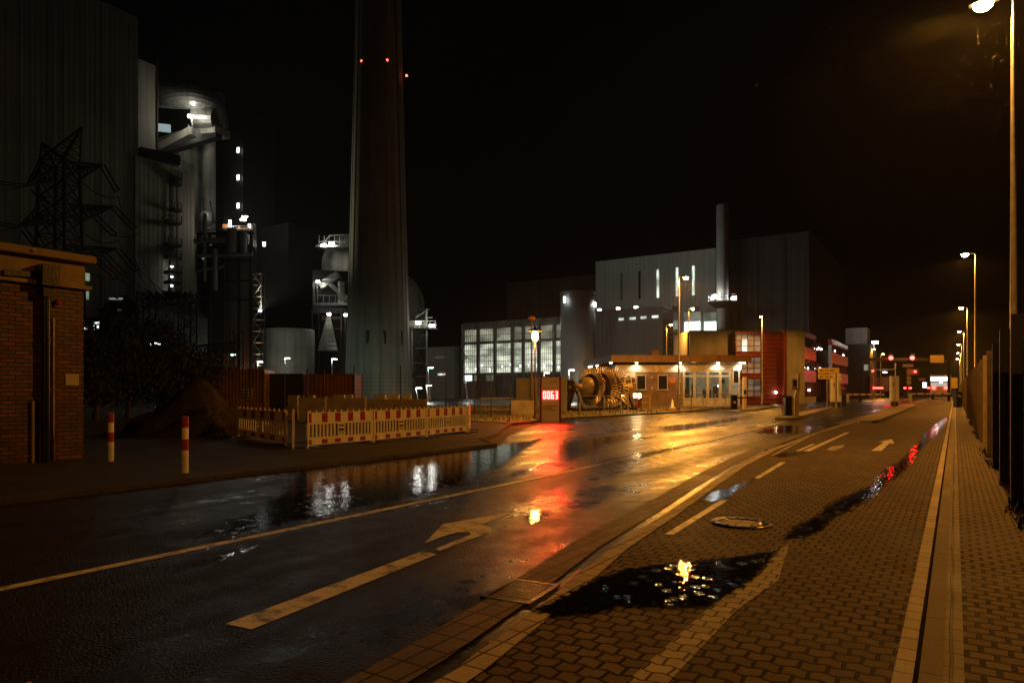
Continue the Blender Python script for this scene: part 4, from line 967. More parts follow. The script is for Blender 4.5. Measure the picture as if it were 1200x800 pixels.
pf.bar(P(373,283,140),P(410,283,140),.14); pf.bar(P(376,290,140),P(386,276,140),.16); pf.bar(P(386,276,140),P(410,275,140),.2); pf.build('top_platform', M['steel'], r)
for x,y in ((379.5,287.5),(388.5,286)): MB().cbox(P(x,y,139),(1.0,.3,.55)).build('floodlight', M['e_white'], r)
lamp(r, P(384,284,138), 240, WHITE, .3)
for x,y in ((372.5,330),(385.5,368),(405,369)): MB().cbox(P(x,y,132),(.6,.3,.4)).build('floodlight', M['e_white'], r)
lamp(r, P(370,330,138), 60, WHITE, .3); lamp(r, P(386,366,131), 200, WHITE, .3)
MB().bar(P(368,330,133),P(368,357,133),.4).bar(P(372,332,133),P(372,350,133),.25).build('stand_pipes', M['steel'], r)
hp = MB(); a0 = P(383,374,134); hp.add([P(383,370,134),P(387,370,134),P(396,411,134),P(372,411,134),P(383,370,139),P(387,370,139),P(396,411,139),P(372,411,139)],[(3,2,1,0),(4,5,6,7),(0,4,7,3),(1,2,6,5),(0,1,5,4),(2,3,7,6)])
hp.build('hopper', M['galv'], r)
cf = MB()
for x in (366,374,400,405): cf.bar(P(x,362,135),P(x,455,135),.3)
for y in (362,385,412,430): cf.bar(P(364,y,135),P(406,y,135),.25)
cf.build('support_frame', M['lattice'], r)
# right of the chimney: platform and zigzag stair
r = thing('pump_gantry', P(493,458,118), 'lit steel gantry with zigzag stair right of the chimney', 'stair gantry')
MB().cbox(P(495,385,118),(5.2,4,.25)).build('deck', M['darksteel'], r)
rr = MB()
for x in (480,486,492,498,504,510): rr.bar(P(x,385,116),P(x,376,116),.09)
for y in (376,380.5): rr.bar(P(480,y,116),P(511,y,116),.09)
rr.bar(P(500,386,117),P(500,362,117),.3); rr.bar(P(487,372,117),P(503,362,117),.15); rr.bar(P(498,372,117),P(507,372,117),.14); rr.build('railing', M['steel'], r)
zg = MB(); zs = [(497,392),(485,408),(497,425),(484,441),(496,457)]
for a, b in zip(zs, zs[1:]): zg.bar(P(a[0],a[1],116),P(b[0],b[1],116.3),1.0,.22)
zg.build('stair_flights', M['lattice'], r)
fr = MB()
for x in (483,500): fr.bar(P(x,385,117),P(x,458,117),.28)
for y in (408,425,441): fr.bar(P(482,y,117.4),P(501,y,117.4),.14)
fr.build('stair_frame', M['steel'], r)
MB().cbox(P(491,380,119),(3.2,.3,1.2)).build('lit_panel', M['tank'], r)
for x,y in ((490,378),(506,381.5)): MB().cbox(P(x,y,115.5),(.8,.3,.35)).build('floodlight', M['e_white'], r)
lamp(r, P(490,376,114.5), 80, WHITE, .3); lamp(r, P(506,379,115), 60, WHITE, .3)
r, Cn, a, b, H = box_building('grey_store', 'dark grey store with faint lit openings right of the chimney', 533, 135, 407, 'cladg', pxl=501, b=10)
win_front(r, Cn, 513, 522, 437.5, 439.5, 'e_office'); win_front(r, Cn, 510, 521, 417, 420, 'e_slotd')

# the chimney
ch = Vector(((443.5-CX)/F*112,112,0))
r = thing('chimney', ch, 'very tall tapering concrete chimney with red obstruction lamps', 'chimney')
prof = []
for z in [i*3 for i in range(0,47)]:
    t = z/64; prof.append((5.45-1.75*min(t,1)**.85-(t-1)*.5*(t > 1), z))
MB().lathe(prof,ch,48).build('shaft', M['chimney'], r)
rb = MB()
for k in range(24):
    a = 2*PI*k/24
    for (r0,z0),(r1,z1) in list(zip(prof, prof[2:]))[::2]:
        rb.bar(ch+Vector(((r0+.01)*math.cos(a),(r0+.01)*math.sin(a),z0)), ch+Vector(((r1+.01)*math.cos(a),(r1+.01)*math.sin(a),z1)), .08)
rb.build('shutter_seams', M['chimney'], r)
for px, py in ((423,70),(453,69),(473.5,80)):
    q = P(px,py,112-3.8); q = Vector((q.x, ch.y-math.sqrt(max(.1,3.75**2-min(3.6,abs(q.x-ch.x))**2))-.15, q.z))
    o = MB().ball(q,.2,10); o.build('obstruction_lamp', M['e_obst'], r)
slots = MB()
for px in (431,450,467.5):
    q = P(px,395,107); dx = q.x-ch.x; yy = ch.y-math.sqrt(5.0**2-dx**2)-.0; slots.cbox((q.x,yy,q.z),(.5,.25,2.2))
slots.build('slot_openings', M['darkclad'], r)
ld = MB(); q = ch+Vector((-4.55,-1.6,0)); q2 = Vector((ch.x-3.35,ch.y-1.6,64))
for o_ in (0,.45): ld.bar(q+Vector((o_,-.3,0)), q2+Vector((o_,-.3,0)), .06)
for k in range(90): ld.bar(q.lerp(q2,k/90)+Vector((0,-.3,0)), q.lerp(q2,k/90)+Vector((.45,-.3,0)), .04)
ld.build('ladder', M['steel'], r)
rp = MB(); q = ch+Vector((4.7,-2.2,0)); q2 = Vector((ch.x+3.3,ch.y-2.0,64)); rp.cyl(q,q2,.16,.16,8); rp.build('conduit', M['chimney'], r)

# pylon with insulators
def pylon():
    d = 100; base = Vector(((70-CX)/F*d,d,0)); r = thing('power_pylon', base, 'black lattice power pylon with three pairs of arms', 'pylon')
    b = MB(); H = zat(192,d); w0, w1 = 2.6, 1.75
    def leg(z, sx, sy): w = w0+(w1-w0)*z/H; return base+Vector((sx*w,sy*w,z))
    nz = 13
    for sx in (-1,1):
        for sy in (-1,1): b.bar(leg(0,sx,sy),leg(H,sx,sy),.34)
    for k in range(nz):
        z0, z1 = H*k/nz, H*(k+1)/nz
        for (p,q) in (((-1,-1),(1,-1)),((1,-1),(1,1)),((1,1),(-1,1)),((-1,1),(-1,-1))):
            b.bar(leg(z0,*p),leg(z1,*q),.14); b.bar(leg(z0,*q),leg(z1,*p),.14); b.bar(leg(z1,*p),leg(z1,*q),.12)
    b.build('tower_body', M['lattice'], r)
    pk = MB()
    for (px,py,sg) in ((96,149,1),(49,167,-1)):
        tip = P(px,py,d)
        fs = [leg(H,s_,t_) for s_ in (-1,1) for t_ in (-1,1)]
        for f_ in fs: pk.bar(f_,tip,.2)
        for k in range(1,6):
            t_ = k/6
            for i in range(4): pk.bar(fs[i].lerp(tip,t_), fs[(i+1)%4].lerp(tip,min(1,t_+.16)), .1)
    pk.build('earth_wire_peaks', M['lattice'], r)
    tips = []
    for (xl,yl,xr,yr,yb) in ((31,218,120,193,200),(22,266,133,242,250),(8,306,138,291,297)):
        for (x,y,sg) in ((xl,yl,-1),(xr,yr,1)):
            dd = d-(6 if sg < 0 else -4); tip = P(x,y,dd); z = zat(yb,d); a = MB()
            rt = [base+Vector((sg*1.8,t_,z+dz)) for t_ in (-1.6,1.6) for dz in (-1.0,.9)]
            for f_ in rt: a.bar(f_,tip,.2)
            n = 7
            for k in range(n):
                for (i,j) in ((0,1),(2,3),(0,2),(1,3)):
                    a.bar(rt[i].lerp(tip,k/n), rt[j].lerp(tip,(k+.8)/n), .1); a.bar(rt[j].lerp(tip,k/n), rt[i].lerp(tip,(k+.8)/n), .1)
            a.build('cross_arm', M['lattice'], r); tips.append(tip)
    ends = []
    for (x0,y0,x1,y1) in ((120,194,137,224),(133,243,157,268),(110,252,134,275),(138,292,159,318),(122,297,145,322),(107,300,136,325),(39,221,55,240),(27,268,45,292),(31,218,-8,213),(22,266,-12,260),(8,306,-22,301)):
        s = MB(); a, e = P(x0,y0,d+4), P(x1,y1,d+2)
        for off in (-.28,.28):
            o_ = Vector((off,0,off*.6)); s.bar(a+o_,e+o_,.1)
            for k in range(1,15): s.ball(a.lerp(e,k/15)+o_,.2,6,.5)
        s.bar(e+Vector((-.4,0,-.25)),e+Vector((.5,0,.3)),.12); s.build('insulator', M['lattice'], r); ends.append(e)
    return ends
ends = pylon()
def wire(a, b, sag, label, rr=.035):
    pts = [a.lerp(b,k/14)+Vector((0,0,-sag*4*(k/14)*(1-k/14))) for k in range(15)]
    tag(MB().tube(pts,rr,4).build('power_line', M['lattice']), label, 'power line', 'overhead power lines')
wt = [(176,350),(190,351),(204,348),(212,347),(222,344),(226,350)]
for i,e in enumerate(ends[:6]): wire(e, P(wt[i][0],wt[i][1],82), 1.2, ['wire from the top right arm of the pylon to the gantry','wire from the middle arm tip of the pylon to the gantry','inner wire from the middle arm of the pylon to the gantry','wire from the bottom right arm tip of the pylon to the gantry','middle wire from the bottom arm of the pylon to the gantry','innermost wire from the bottom arm of the pylon to the gantry'][i])
for i,(x,y) in enumerate(((31,218),(22,266),(8,306))): wire(P(x,y,94), P(-260,y-6,70), 1.5, ['top wire running out of the picture left of the pylon','middle wire running out of the picture left of the pylon','lowest wire running out of the picture left of the pylon'][i], .06)
# loops hanging under the arms
for i,(x0,y0,x1,y1) in enumerate(((95,212,140,231),(100,274,140,281),(120,268,164,273),(92,312,150,325))):
    wire(P(x0,y0,103),P(x1,y1,102),.9,['slack jumper loop under the top arm of the pylon','slack jumper loop under the middle arm, left','slack jumper loop under the middle arm, right','slack jumper loop under the bottom arm of the pylon'][i],.06)
# substation gantry
def lattice_col(mb, base, h, w, n, t=.1):
    for sx in (-1,1):
        for sy in (-1,1): mb.bar(base+Vector((sx*w,sy*w,0)), base+Vector((sx*w,sy*w,h)), t)
    for k in range(n):
        for (p,q) in (((-1,-1),(1,-1)),((1,-1),(1,1)),((1,1),(-1,1)),((-1,1),(-1,-1))):
            s_ = 1 if k%2 else -1
            if s_ < 0: p, q = q, p
            mb.bar(base+Vector((p[0]*w,p[1]*w,h*k/n)), base+Vector((q[0]*w,q[1]*w,h*(k+1)/n)), t*.6)
def lattice_beam(mb, a, b, w, n, t=.09):
    s = [Vector((0,-w,-w)),Vector((0,w,-w)),Vector((0,w,w)),Vector((0,-w,w))]
    for o_ in s: mb.bar(a+o_,b+o_,t)
    for k in range(n):
        for i in range(4): mb.bar(a.lerp(b,k/n)+s[i], a.lerp(b,(k+1)/n)+s[(i+1)%4], t*.6)
r = thing('substation_gantry', Vector(((220-CX)/F*82,82,0)), 'black lattice substation gantry with two beams right of the trees', 'gantry')
for px in (220,172):
    c_ = MB(); lattice_col(c_, Vector(((px-CX)/F*82,82,0)), zat(342,82), .75, 14, .15); c_.build('lattice_mast', M['lattice'], r)
c_ = MB(); lattice_col(c_, Vector(((277.5-CX)/F*86,86,0)), zat(386,86), .6, 9, .13); c_.build('lattice_mast', M['lattice'], r)
for (x0,y0,x1,y1) in ((168,356,228,350),(228,410,282,406)):
    c_ = MB(); lattice_beam(c_, P(x0,y0,82), P(x1,y1,83), .5, 14, .13); c_.build('beam', M['lattice'], r)
for k in range(7):
    x = 172+8.5*k; s = MB(); a = P(x-6,343-1.5*(k%2),81); e = P(x+5,352,82)
    for j in range(9): s.ball(a.lerp(e,j/8),.2,6,.7)
    s.bar(a,e,.12); s.build('insulator', M['lattice'], r)
dp_ = MB()
for k in range(6): dp_.bar(P(176+9*k,356,82),P(178+9*k,430,80),.05)
dp_.build('droppers', M['lattice'], r)

# ================================================================== CENTRE OF THE PLANT
# lit hall with concrete columns
r, Cn, a, b, H = box_building('turbine_hall', 'long glazed hall lit pale green between concrete columns', 668, 122, 372, 'concrete', pxl=543, b=16)
cols = [544,562,581.5,602,614.5,633,651,667]
up0 = H
def zfr(f): return H*f
def hall_pane(pa, pb, f0, f1, m):
    k0, k1 = -hit(Cn,V,pa), -hit(Cn,V,pb)
    o = MB().cbox(on_front(Cn,(k0+k1)/2,(zfr(f0)+zfr(f1))/2,.05),(abs(k0-k1),.1,zfr(f1)-zfr(f0)),ROAD_ROT).build('window', M[m], r)
    g_ = MB(); n = 7
    for i in range(1,n): g_.cbox(on_front(Cn,k0+(k1-k0)*i/n,(zfr(f0)+zfr(f1))/2,.13),(.07,.05,zfr(f1)-zfr(f0)),ROAD_ROT)
    nn = 5 if f1-f0 > .25 else 2
    for i in range(1,nn): g_.cbox(on_front(Cn,(k0+k1)/2,zfr(f0)+(zfr(f1)-zfr(f0))*i/nn,.125),(abs(k0-k1),.04,.1),ROAD_ROT)
    sub(g_, 'mullions', M['frame'], o, r)
    if f1-f0 > .25:
        for i in range(2):
            l_ = MB().cbox(on_front(Cn,k0+(k1-k0)*(i+.5+rnd.uniform(-.3,.3))/2,zfr(f0)+rnd.uniform(.4,1.5),.11),(rnd.uniform(.25,.5),.03,rnd.uniform(.3,.7)),ROAD_ROT); sub(l_, 'hall_lamp', M['e_win'], o, r)
for i,(pa,pb) in enumerate(zip(cols, cols[1:])):
    hall_pane(pa+.9, pb-.9, .345, .72, 'e_hall'); hall_pane(pa+.9, pb-.9, .76, .92, 'e_halld')
pl = MB()
for px in cols: k = -hit(Cn,V,px); pl.cbox(on_front(Cn,k,H*.5,.35),(.55,.5,H*.985),ROAD_ROT)
pl.build('columns', M['concrete'], r)
k0 = -hit(Cn,V,543); lb = MB()
for f,t in ((.325,.35),(.74,.35),(.955,.5)): lb.cbox(on_front(Cn,k0/2,zfr(f),.2),(k0,.3,t),ROAD_ROT)
lb.build('ledges', M['concrete'], r)
win_front(r, Cn, 545, 553, 439, 446, 'e_win'); win_front(r, Cn, 556, 562, 439, 446, 'e_officed'); win_front(r, Cn, 570, 580, 438, 446, 'e_strip')
for x in (623,): 
    q = P(x,372.5,118); MB().cbox(q,(.5,.3,.35)).build('roof_lamp', M['e_white'], r); lamp(r, q+Vector((0,-.6,0)), 40, WHITE, .2)
br = MB(); 
for (x0,y0,x1,y1) in ((545,413,552,402),(545,427,554,418),(552,418,546,410)): br.bar(P(x0,y0,123.5)-U*1.5,P(x1,y1,123)-U*1.5,.12)
br.build('stair_rails', M['darksteel'], r)

r, Cn, a, b, H = box_building('boiler_block', 'dark brown boiler block rising behind the lit hall', 700, 172, 322, 'rust', pxl=594, b=25)
r, Cn, a, b, H = box_building('pale_turbine_block', 'large pale grey block with tall slot windows', 838.5, 150, 292, 'cladw', pxl=698, pxr=852)
for px,m in ((728.5,'oldglass'),(749.5,'dglass'),(771,'e_slot'),(793.5,'e_slot'),(812.5,'e_slot')):
    yb = 352-(px-728)*.075; yt = 320-(px-728)*.1; win_front(r, Cn, px-1.3, px+1.3, yt, yb, m)
# glazed bays at its foot
for x0,x1 in ((802,821),(825,840)): 
    win_front(r, Cn, x0, x1, 366, 376, 'e_strip', th=.3); win_front(r, Cn, x0+.5, x1-.5, 377, 388, 'e_win', th=.3)
win_front(r, Cn, 789, 796, 376, 386, 'e_strip', th=.3)
rt = MB()
for x,y,w,h in ((791,362,1.0,1.4),(815,362,1.3,1.3)): rt.cbox(P(x,y,136),(w*.9,.8,h*.8))
rt.build('wall_boxes', M['darksteel'], r)
MB().cbox(P(812,361.5,135.3),(.5,.2,.5)).build('wall_lamp', M['e_win'], r)

# round silo and slate block in front
r = thing('ash_silo', Vector(((677-CX)/F*108,108,0)), 'dark round steel silo between the lit hall and the slate block', 'silo', 'plant silos and tanks')
so = Vector(((677-CX)/F*108,108,0)); Hs = zat(343,108)
MB().lathe([(2.75,0),(2.75,Hs),(2.6,Hs+.3),(.1,Hs+.5)],so,40).build('shell', M['silo'], r)
MB().lathe([(2.82,Hs-.3),(2.82,Hs)],so,40).build('rim', M['steel'], r)
MB().cbox(P(661.5,351,105.6),(.3,.2,.9)).build('silo_lamp', M['e_small'], r)
MB().cbox(P(696.5,357,107),(.5,.3,.7)).build('floodlight', M['e_small'], r); lamp(r, P(697,355,106.5), 70, WHITE, .2)
r, Cn, a, b, H = box_building('slate_block', 'slate grey plant block with four lit slits near its roof', 776, 112, 360.5, 'cladg', pxl=684, pxr=789)
for x0,x1,y in ((725,731,374),(738,745,373),(751,757.5,372),(764,771.5,371)): win_front(r, Cn, x0, x1, y-1.4, y+1.4, 'e_slot')
k = -hit(Cn,V,718); q = on_front(Cn,k,0,.1); MB().bar(q, q+Vector((0,0,H)), .4).build('corner_joint', M['cladg'], r)
fl = []
rm = MB(); 
for x in (699,721,742): 
    k = -hit(Cn,V,x); q = Cn-V*k+U*1.2+Vector((0,0,H+.55)); rm.cbox(q,(.5,.3,.28),ROAD_ROT); fl.append(q)
rm.build('roof_floodlights', M['e_white'], r)
for q,pw in zip(fl,(250,480,480)): lamp(r, q+U*.8+Vector((0,0,.3)), pw*3.2, WHITE, .4, spot=150, aim=U+Vector((0,0,.75)))
tr = MB()
for k_ in range(3): k = -hit(Cn,V,686+4*k_); q = Cn-V*k+Vector((0,0,H)); tr.lathe([(.9,-.1),(.9,.1)],q+Vector((0,0,.9)),16,dirv=U)
tr.build('roof_fans', M['steel'], r)
po = MB(); k=0
q0 = P(787.5,400,108)
for i in range(5): po.cbox(P(788.5,391+i*7,107),(1.3,.8,.08)); 
for x in (784.5,792.5): po.bar(P(x,386,107),P(x,424,107),.1)
po.bar(P(784.5,391,106.5),P(792.5,398,106.5),.12).bar(P(792.5,398,106.5),P(784.5,405,106.5),.12).bar(P(784.5,405,106.5),P(792.5,412,106.5),.12); 
so_ = tag(po.build('outside_stair', M['lattice']), 'dark outside stair on the right flank of the slate block', 'stair')

# metal stack with platform
r = thing('metal_stack', Vector(((846.5-CX)/F*126,126,0)), 'slim metal stack with a floodlit ring platform', 'stack')
ms = Vector(((846.5-CX)/F*126,126,0))
MB().lathe([(1.08,0),(1.08,zat(241,126)),(1.0,zat(240,126)),(.9,zat(242,126))],ms,28).build('flue', M['silo'], r)
zp = zat(354,126)
MB().lathe([(1.1,zp-1.2),(2.6,zp-.15),(2.6,zp),(1.1,zp)],ms,28).build('ring_platform', M['darksteel'], r)
rg = MB()
for k in range(16):
    a = 2*PI*k/16; q = ms+Vector((2.5*math.cos(a),2.5*math.sin(a),zp)); rg.bar(q,q+Vector((0,0,1.2)),.06)
for dz in (.6,1.2): rg.lathe([(2.47,zp+dz),(2.53,zp+dz+.06)],ms,28)
rg.build('railing', M['steel'], r)
for dx,dz,w in ((-1.9,.7,.9),(-2.35,.5,.4),(1.55,.5,.9)): MB().cbox(ms+Vector((dx,-1.7,zp+dz)),(w,.3,.6)).build('floodlight', M['e_small'], r)
lamp(r, ms+Vector((-1.8,-1.6,zp+1.2)), 260, WHITE, .3); lamp(r, ms+Vector((1.9,-1.2,zp+1.2)), 160, WHITE, .3)
# blue grey high building and the darker wing
r, Cn, a, b, H = box_building('blue_grey_hall', 'high blue grey ribbed hall behind the red building', 948, 158, 272, 'cladb', pxl=850, pxr=991)
jn = MB()
for px in (866,889,921): k = -hit(Cn,V,px); q = on_front(Cn,k,0,.12); jn.bar(q, q+Vector((0,0,H)), .5)
k = a/2; jn.cbox(on_front(Cn,k,zat(352,165),.1),(a,.2,.35),ROAD_ROT)
jn.build('panel_joints', M['cladb'], r)
r, Cn, a, b, H = box_building('dark_wing', 'dark low wing right of the red building', 1019, 128, 404, 'darkclad', pxl=985, b=14)
MB().prism([(p.x,p.y) for p in (Cn-V*.5+U*1, Cn-V*4.2+U*1, Cn-V*4.2+U*6, Cn-V*.5+U*6)], H+.1, zat(383,128)).build('roof_house', M['tan'], r)
win_front(r, Cn, 1012.5, 1017.5, 427, 434, 'e_strip')

# ------------------------------------------------------------------ gatehouse
GY = 66.0
gx = lambda px: (px-CX)/F*GY
gz = lambda py: zat(py, GY)
gh = thing('gatehouse', (gx(795),GY+4,0), 'low brick gatehouse with brown fascia, downlights and a glazed entrance', 'building')
xl, xm, xr = gx(722), gx(800), gx(866)
ztop, zf = gz(416.5), gz(424.5)
MB().box((xl,GY,0),(xm,GY+.3,zf-.25)).build('wall', M['brickf'], gh)
sw = MB(); sd = Vector((-1.2,9.0,0)); a0 = Vector((xl,GY+.31,0))
sw.add([tuple(a0),tuple(a0+sd),tuple(a0+sd+Vector((0,0,zf-.25))),tuple(a0+Vector((0,0,zf-.25))), tuple(a0+Vector((.25,.1,0))),tuple(a0+sd+Vector((.25,.1,0))),tuple(a0+sd+Vector((.25,.1,zf-.25))),tuple(a0+Vector((.25,.1,zf-.25)))],[(1,0,3,2),(4,5,6,7),(3,7,6,2),(0,1,5,4),(1,2,6,5),(0,4,7,3)])
sw.build('side_wall', M['plaster'], gh)
MB().box((xl-.02,GY-.04,zf-.95),(xm,GY-.003,zf-.25)).build('lit_frieze', M['plaster'], gh)
MB().box((xm,GY-.05,zf-.75),(xr+.2,GY+.2,zf-.02)).build('entrance_frieze', M['plaster'], gh)
MB().prism([(xl-.6,GY-.9),(xr+.9,GY-.9),(xr+.9,GY+12),(xl-1.9,GY+12),(xl-1.7,GY+9)], zf, ztop).build('roof_fascia', M['brownfascia'], gh)
jb = MB()
for px in (739,756,773,790,806,823,840,857): jb.box((gx(px)-.015,GY-.92,zf+.02),(gx(px)+.015,GY-.89,ztop-.02))
jb.build('fascia_joints', M['darksteel'], gh)
MB().box((gx(765),GY+.5,ztop),(gx(774),GY+1.8,ztop+.55)).build('roof_vent', M['brownfascia'], gh)
for px in (715,745,795.5,840,866,870):
    q = Vector((gx(px),GY-.45,zf-.06))
    MB().cyl(q+Vector((0,0,.06)),q,.14,.14,12).cyl(q+Vector((0,0,.0)),q+Vector((0,0,-.1)),.13,.11,12).build('downlight', M['e_warm'], gh)
    lamp(gh, q+Vector((0,.05,-.16)), 105, WARM, .1, spot=140, aim=(0,.35,-1))
for k,px in enumerate((687,690.5,700.5)):
    q = Vector((xl-.6,GY-.9,zf))+Vector((-1.15,9.9,0))*(1-(px-684)/38)+Vector((0,0,-.1)); MB().cyl(q,q+Vector((0,0,-.12)),.14,.12,10).build('downlight', M['e_warm'], gh)
    if k > 0: lamp(gh, q+Vector((.2,.0,-.2)), 40, WARM, .1, spot=140, aim=(.4,.1,-1))
def gh_window(x0,x1,y0,y1):
    o = MB().box((gx(x0),GY-.045,gz(y1)),(gx(x1),GY-.02,gz(y0))).build('window', M['dglass'], gh)
    f_ = MB(); w = .07
    f_.box((gx(x0)-w,GY-.08,gz(y1)),(gx(x0),GY-.01,gz(y0))).box((gx(x1),GY-.08,gz(y1)),(gx(x1)+w,GY-.01,gz(y0))).box((gx(x0)-w,GY-.08,gz(y0)),(gx(x1)+w,GY-.01,gz(y0)+w))
    sub(f_,'frame',M['frame'],o,gh); sub(MB().box((gx(x0)-.14,GY-.2,gz(y1)-.1),(gx(x1)+.14,GY-.01,gz(y1))),'sill',M['plaster'],o,gh)
gh_window(746.5,756,440,456); gh_window(771.5,781.5,440,456)
# notice boards by the rotor
MB().box((gx(724.5),GY-.12,gz(449.5)),(gx(744.5),GY-.05,gz(436.5))).build('picture_board', M['columnw'], gh)
pb = MB()
for x0,x1,y0,y1,mi in ((727,731,443,449,0),(733,739,444,449,0),(735,738,440.5,443,1),(740,744,443,448.5,1),(726,743,442.3,442.9,0)): pb.mat(mi).box((gx(x0),GY-.135,gz(y1)),(gx(x1),GY-.122,gz(y0)))
pb.build('board_pictures', [M['darksteel'],M['red']], gh)
MB().box((gx(783.5),GY-.08,gz(449)),(gx(791.5),GY-.03,gz(442))).build('red_plate', M['orange'], gh)
ob = MB()
for x,y in ((763.5,442.5),(764,454.5),(796.5,447)): ob.box((gx(x)-.08,GY-.12,gz(y)-.09),(gx(x)+.08,GY-.05,gz(y)+.09))
ob.build('wall_fittings', M['frame'], gh)
# entrance: posts, transom, glass, lit room with desk
fr = MB()
bays = [801,814,829.5,844,856.5]
zb, zt_ = .75, zf-.78
for px in bays: fr.box((gx(px)-.13,GY,0),(gx(px)+.13,GY+.18,zt_))
for z in (zb, gz(440.5), zt_-.08): fr.box((gx(801)+.13,GY+.01,z-.08),(gx(856.5)-.13,GY+.16,z+.08))
fr.box((gx(801)+.13,GY+.02,0),(gx(829)-.13,GY+.14,.62)); fr.box((gx(829)+.13,GY+.02,0),(gx(856)-.13,GY+.14,.62))
fr.build('entrance_frame', M['frame'], gh)
MB().box((gx(801),GY+.08,zb),(gx(856.5),GY+.095,zt_)).build('entrance_glass', M['glass'], gh)
MB().box((gx(858.5),GY-.1,gz(450)),(gx(866),GY+.3,gz(431))).build('pillar_panel', M['columnw'], gh)
MB().box((gx(859.5),GY-.12,gz(448)),(gx(865),GY-.103,gz(434))).build('panel_notice', M['dglass'], gh)
rmn = MB(); y0, y1 = GY+.35, GY+5
rmn.box((xm,y1,0),(xr,y1+.15,zf)).box((xm-.15,GY+.3,0),(xm,y1,zf)).box((xr,GY+.2,0),(xr+.15,y1,zf)).box((xm,y0,.5),(xr,y1,.6)); rmn.build('room_walls', M['interior'], gh)
dk = MB()
for x0,x1,h in ((808,815,1.75),(833,841,1.6),(846,852,2.0),(820,823,2.2)): dk.box((gx(x0),GY+2.2,.6),(gx(x1),GY+2.9,h))
dk.box((gx(815),GY+3.6,.6),(gx(819),GY+3.7,3.4)).box((gx(847),GY+1.2,gz(449)),(gx(854),GY+1.3,gz(444)))
dk.build('room_furniture', M['darksteel'], gh)
for px,z in ((804,3.35),(846,1.9)): MB().cyl((gx(px),GY+.8,z),(gx(px),GY+.8,z+.2),.17,.17,10).build('room_lamp', M['e_small'], gh)
lamp(gh, (gx(820),GY+2.0,zf-.4), 50, (1,.85,.6), .3); lamp(gh, (gx(848),GY+2.0,zf-.4), 60, (1,.85,.6), .3)
# tan upper block behind the gatehouse
def plain_block(name, label, x0, x1, d, yt, m, dep=8, zb=-.05, cat='building'):
    a, b = (x0-CX)/F*d, (x1-CX)/F*d; H = zat(yt,d)
    r = thing(name, ((a+b)/2,d+dep/2,0), label, cat)
    MB().box((a,d,zb),(b,d+dep,H)).build('wall', M[m], r)
    MB().box((a-.05,d-.05,H+.003),(b+.05,d+dep+.05,H+.2)).build('roof_edge', M['redd'] if m != 'tan' else M['tan'], r)
    jj = MB(); 
    if m == 'tan':
        for k in range(1,4): jj.box((a+(b-a)*k/4-.02,d-.012,zb+.1),(a+(b-a)*k/4+.02,d-.003,H-.05))
        jj.build('panel_joints', M['tan'], r)
    return r
tb = plain_block('ochre_block', 'ochre clad upper block behind the gatehouse roof', 808, 861.5, 82, 389, 'tan')
MB().box(((806.5-CX)/F*82,82.2,0),((807.8-CX)/F*82,82.6,zat(389,82))).build('edge_strip', M['darksteel'], tb)
# red building
RD = 80.0
rx = lambda px: (px-CX)/F*RD
rz = lambda py: zat(py, RD)
rb = thing('red_building', (rx(905),RD+6,0), 'oxblood red office building with glazed bays and ochre end wall', 'building')
MB().box((rx(894.5),RD,0),(rx(916),RD+9,rz(388))).build('wall', M['red'], rb)
MB().box((rx(862.3),RD+1.2,0),(rx(894),RD+9,rz(389))).build('rear_wall', M['redd'], rb)
f_ = MB()
for y0,y1 in ((387.5,391.5),(411.5,418.5),(437,444),(464,476)): f_.box((rx(862.3),RD+.1,rz(y1)),(rx(894.3),RD+1.19,rz(y0)))
f_.box((rx(862.3),RD+.12,0),(rx(863.6),RD+1.18,rz(388)))
f_.build('floor_bands', M['red'], rb)
for (y0,y1,m) in ((391.5,411.5,'e_officed'),(418.5,437,'e_officed'),(444,464,'e_officed')):
    o = MB().box((rx(863.8),RD+.9,rz(y1)),(rx(894.2),RD+1.0,rz(y0))).build('window', M[m], rb)
    g_ = MB()
    for k in range(1,4): g_.box((rx(863.8+7.6*k)-.04,RD+.78,rz(y1)),(rx(863.8+7.6*k)+.04,RD+.88,rz(y0)))
    for k in (1,2): zz_ = rz(y1)+(rz(y0)-rz(y1))*k/3; g_.box((rx(863.8),RD+.79,zz_-.035),(rx(894.2),RD+.87,zz_+.035))
    sub(g_,'mullions',M['redd'],o,rb)
MB().box((rx(872.5),RD+.84,rz(411)),(rx(879),RD+.89,rz(397))).build('lit_room', M['e_office'], rb)
MB().box((rx(894.3),RD-.01,rz(470)),(rx(894.4)+.02,RD,rz(388))).build('edge_trim', M['redd'], rb)
MB().box((rx(916.05),RD-.6,0),(rx(919.5),RD+8.9,rz(387))).build('dark_reveal', M['redd'], rb)
MB().box((rx(919.5)+.003,RD-.8,0),(rx(939.5),RD+8.5,rz(387.5))).build('end_wall', M['tan'], rb)
q = Vector((rx(908.5),RD-.15,rz(459.5))); MB().ball(q,.16,10).build('wall_lamp', M['e_warm'], rb); lamp(rb, q+Vector((0,-.25,0)), 14, (1,.6,.25), .15)
c0 = Vector((rx(939.5)+.03, RD+.4, 0))
def sband(k0,k1,z0,z1,m,name,out=.0,th=.5):
    cc = c0+U*((k0+k1)/2)-V*(th/2-out); return MB().cbox((cc.x,cc.y,(z0+z1)/2),(th,abs(k1-k0),z1-z0),ROAD_ROT).build(name,M[m],rb)
L1, L2, L3 = hit(c0,U,956.5), hit(c0,U,966.5), hit(c0,U,986.5)
MB().prism([(p.x,p.y) for p in (c0-V*1.2, c0-V*1.2+U*L3, c0-V*7+U*L3, c0-V*7)],0,rz(390)-.6).build('core', M['darkclad'], rb)
zs_ = [(0,.75,'tan'),(2.65,4.1,'red'),(5.4,6.9,'red'),(8.1,8.7,'red')]
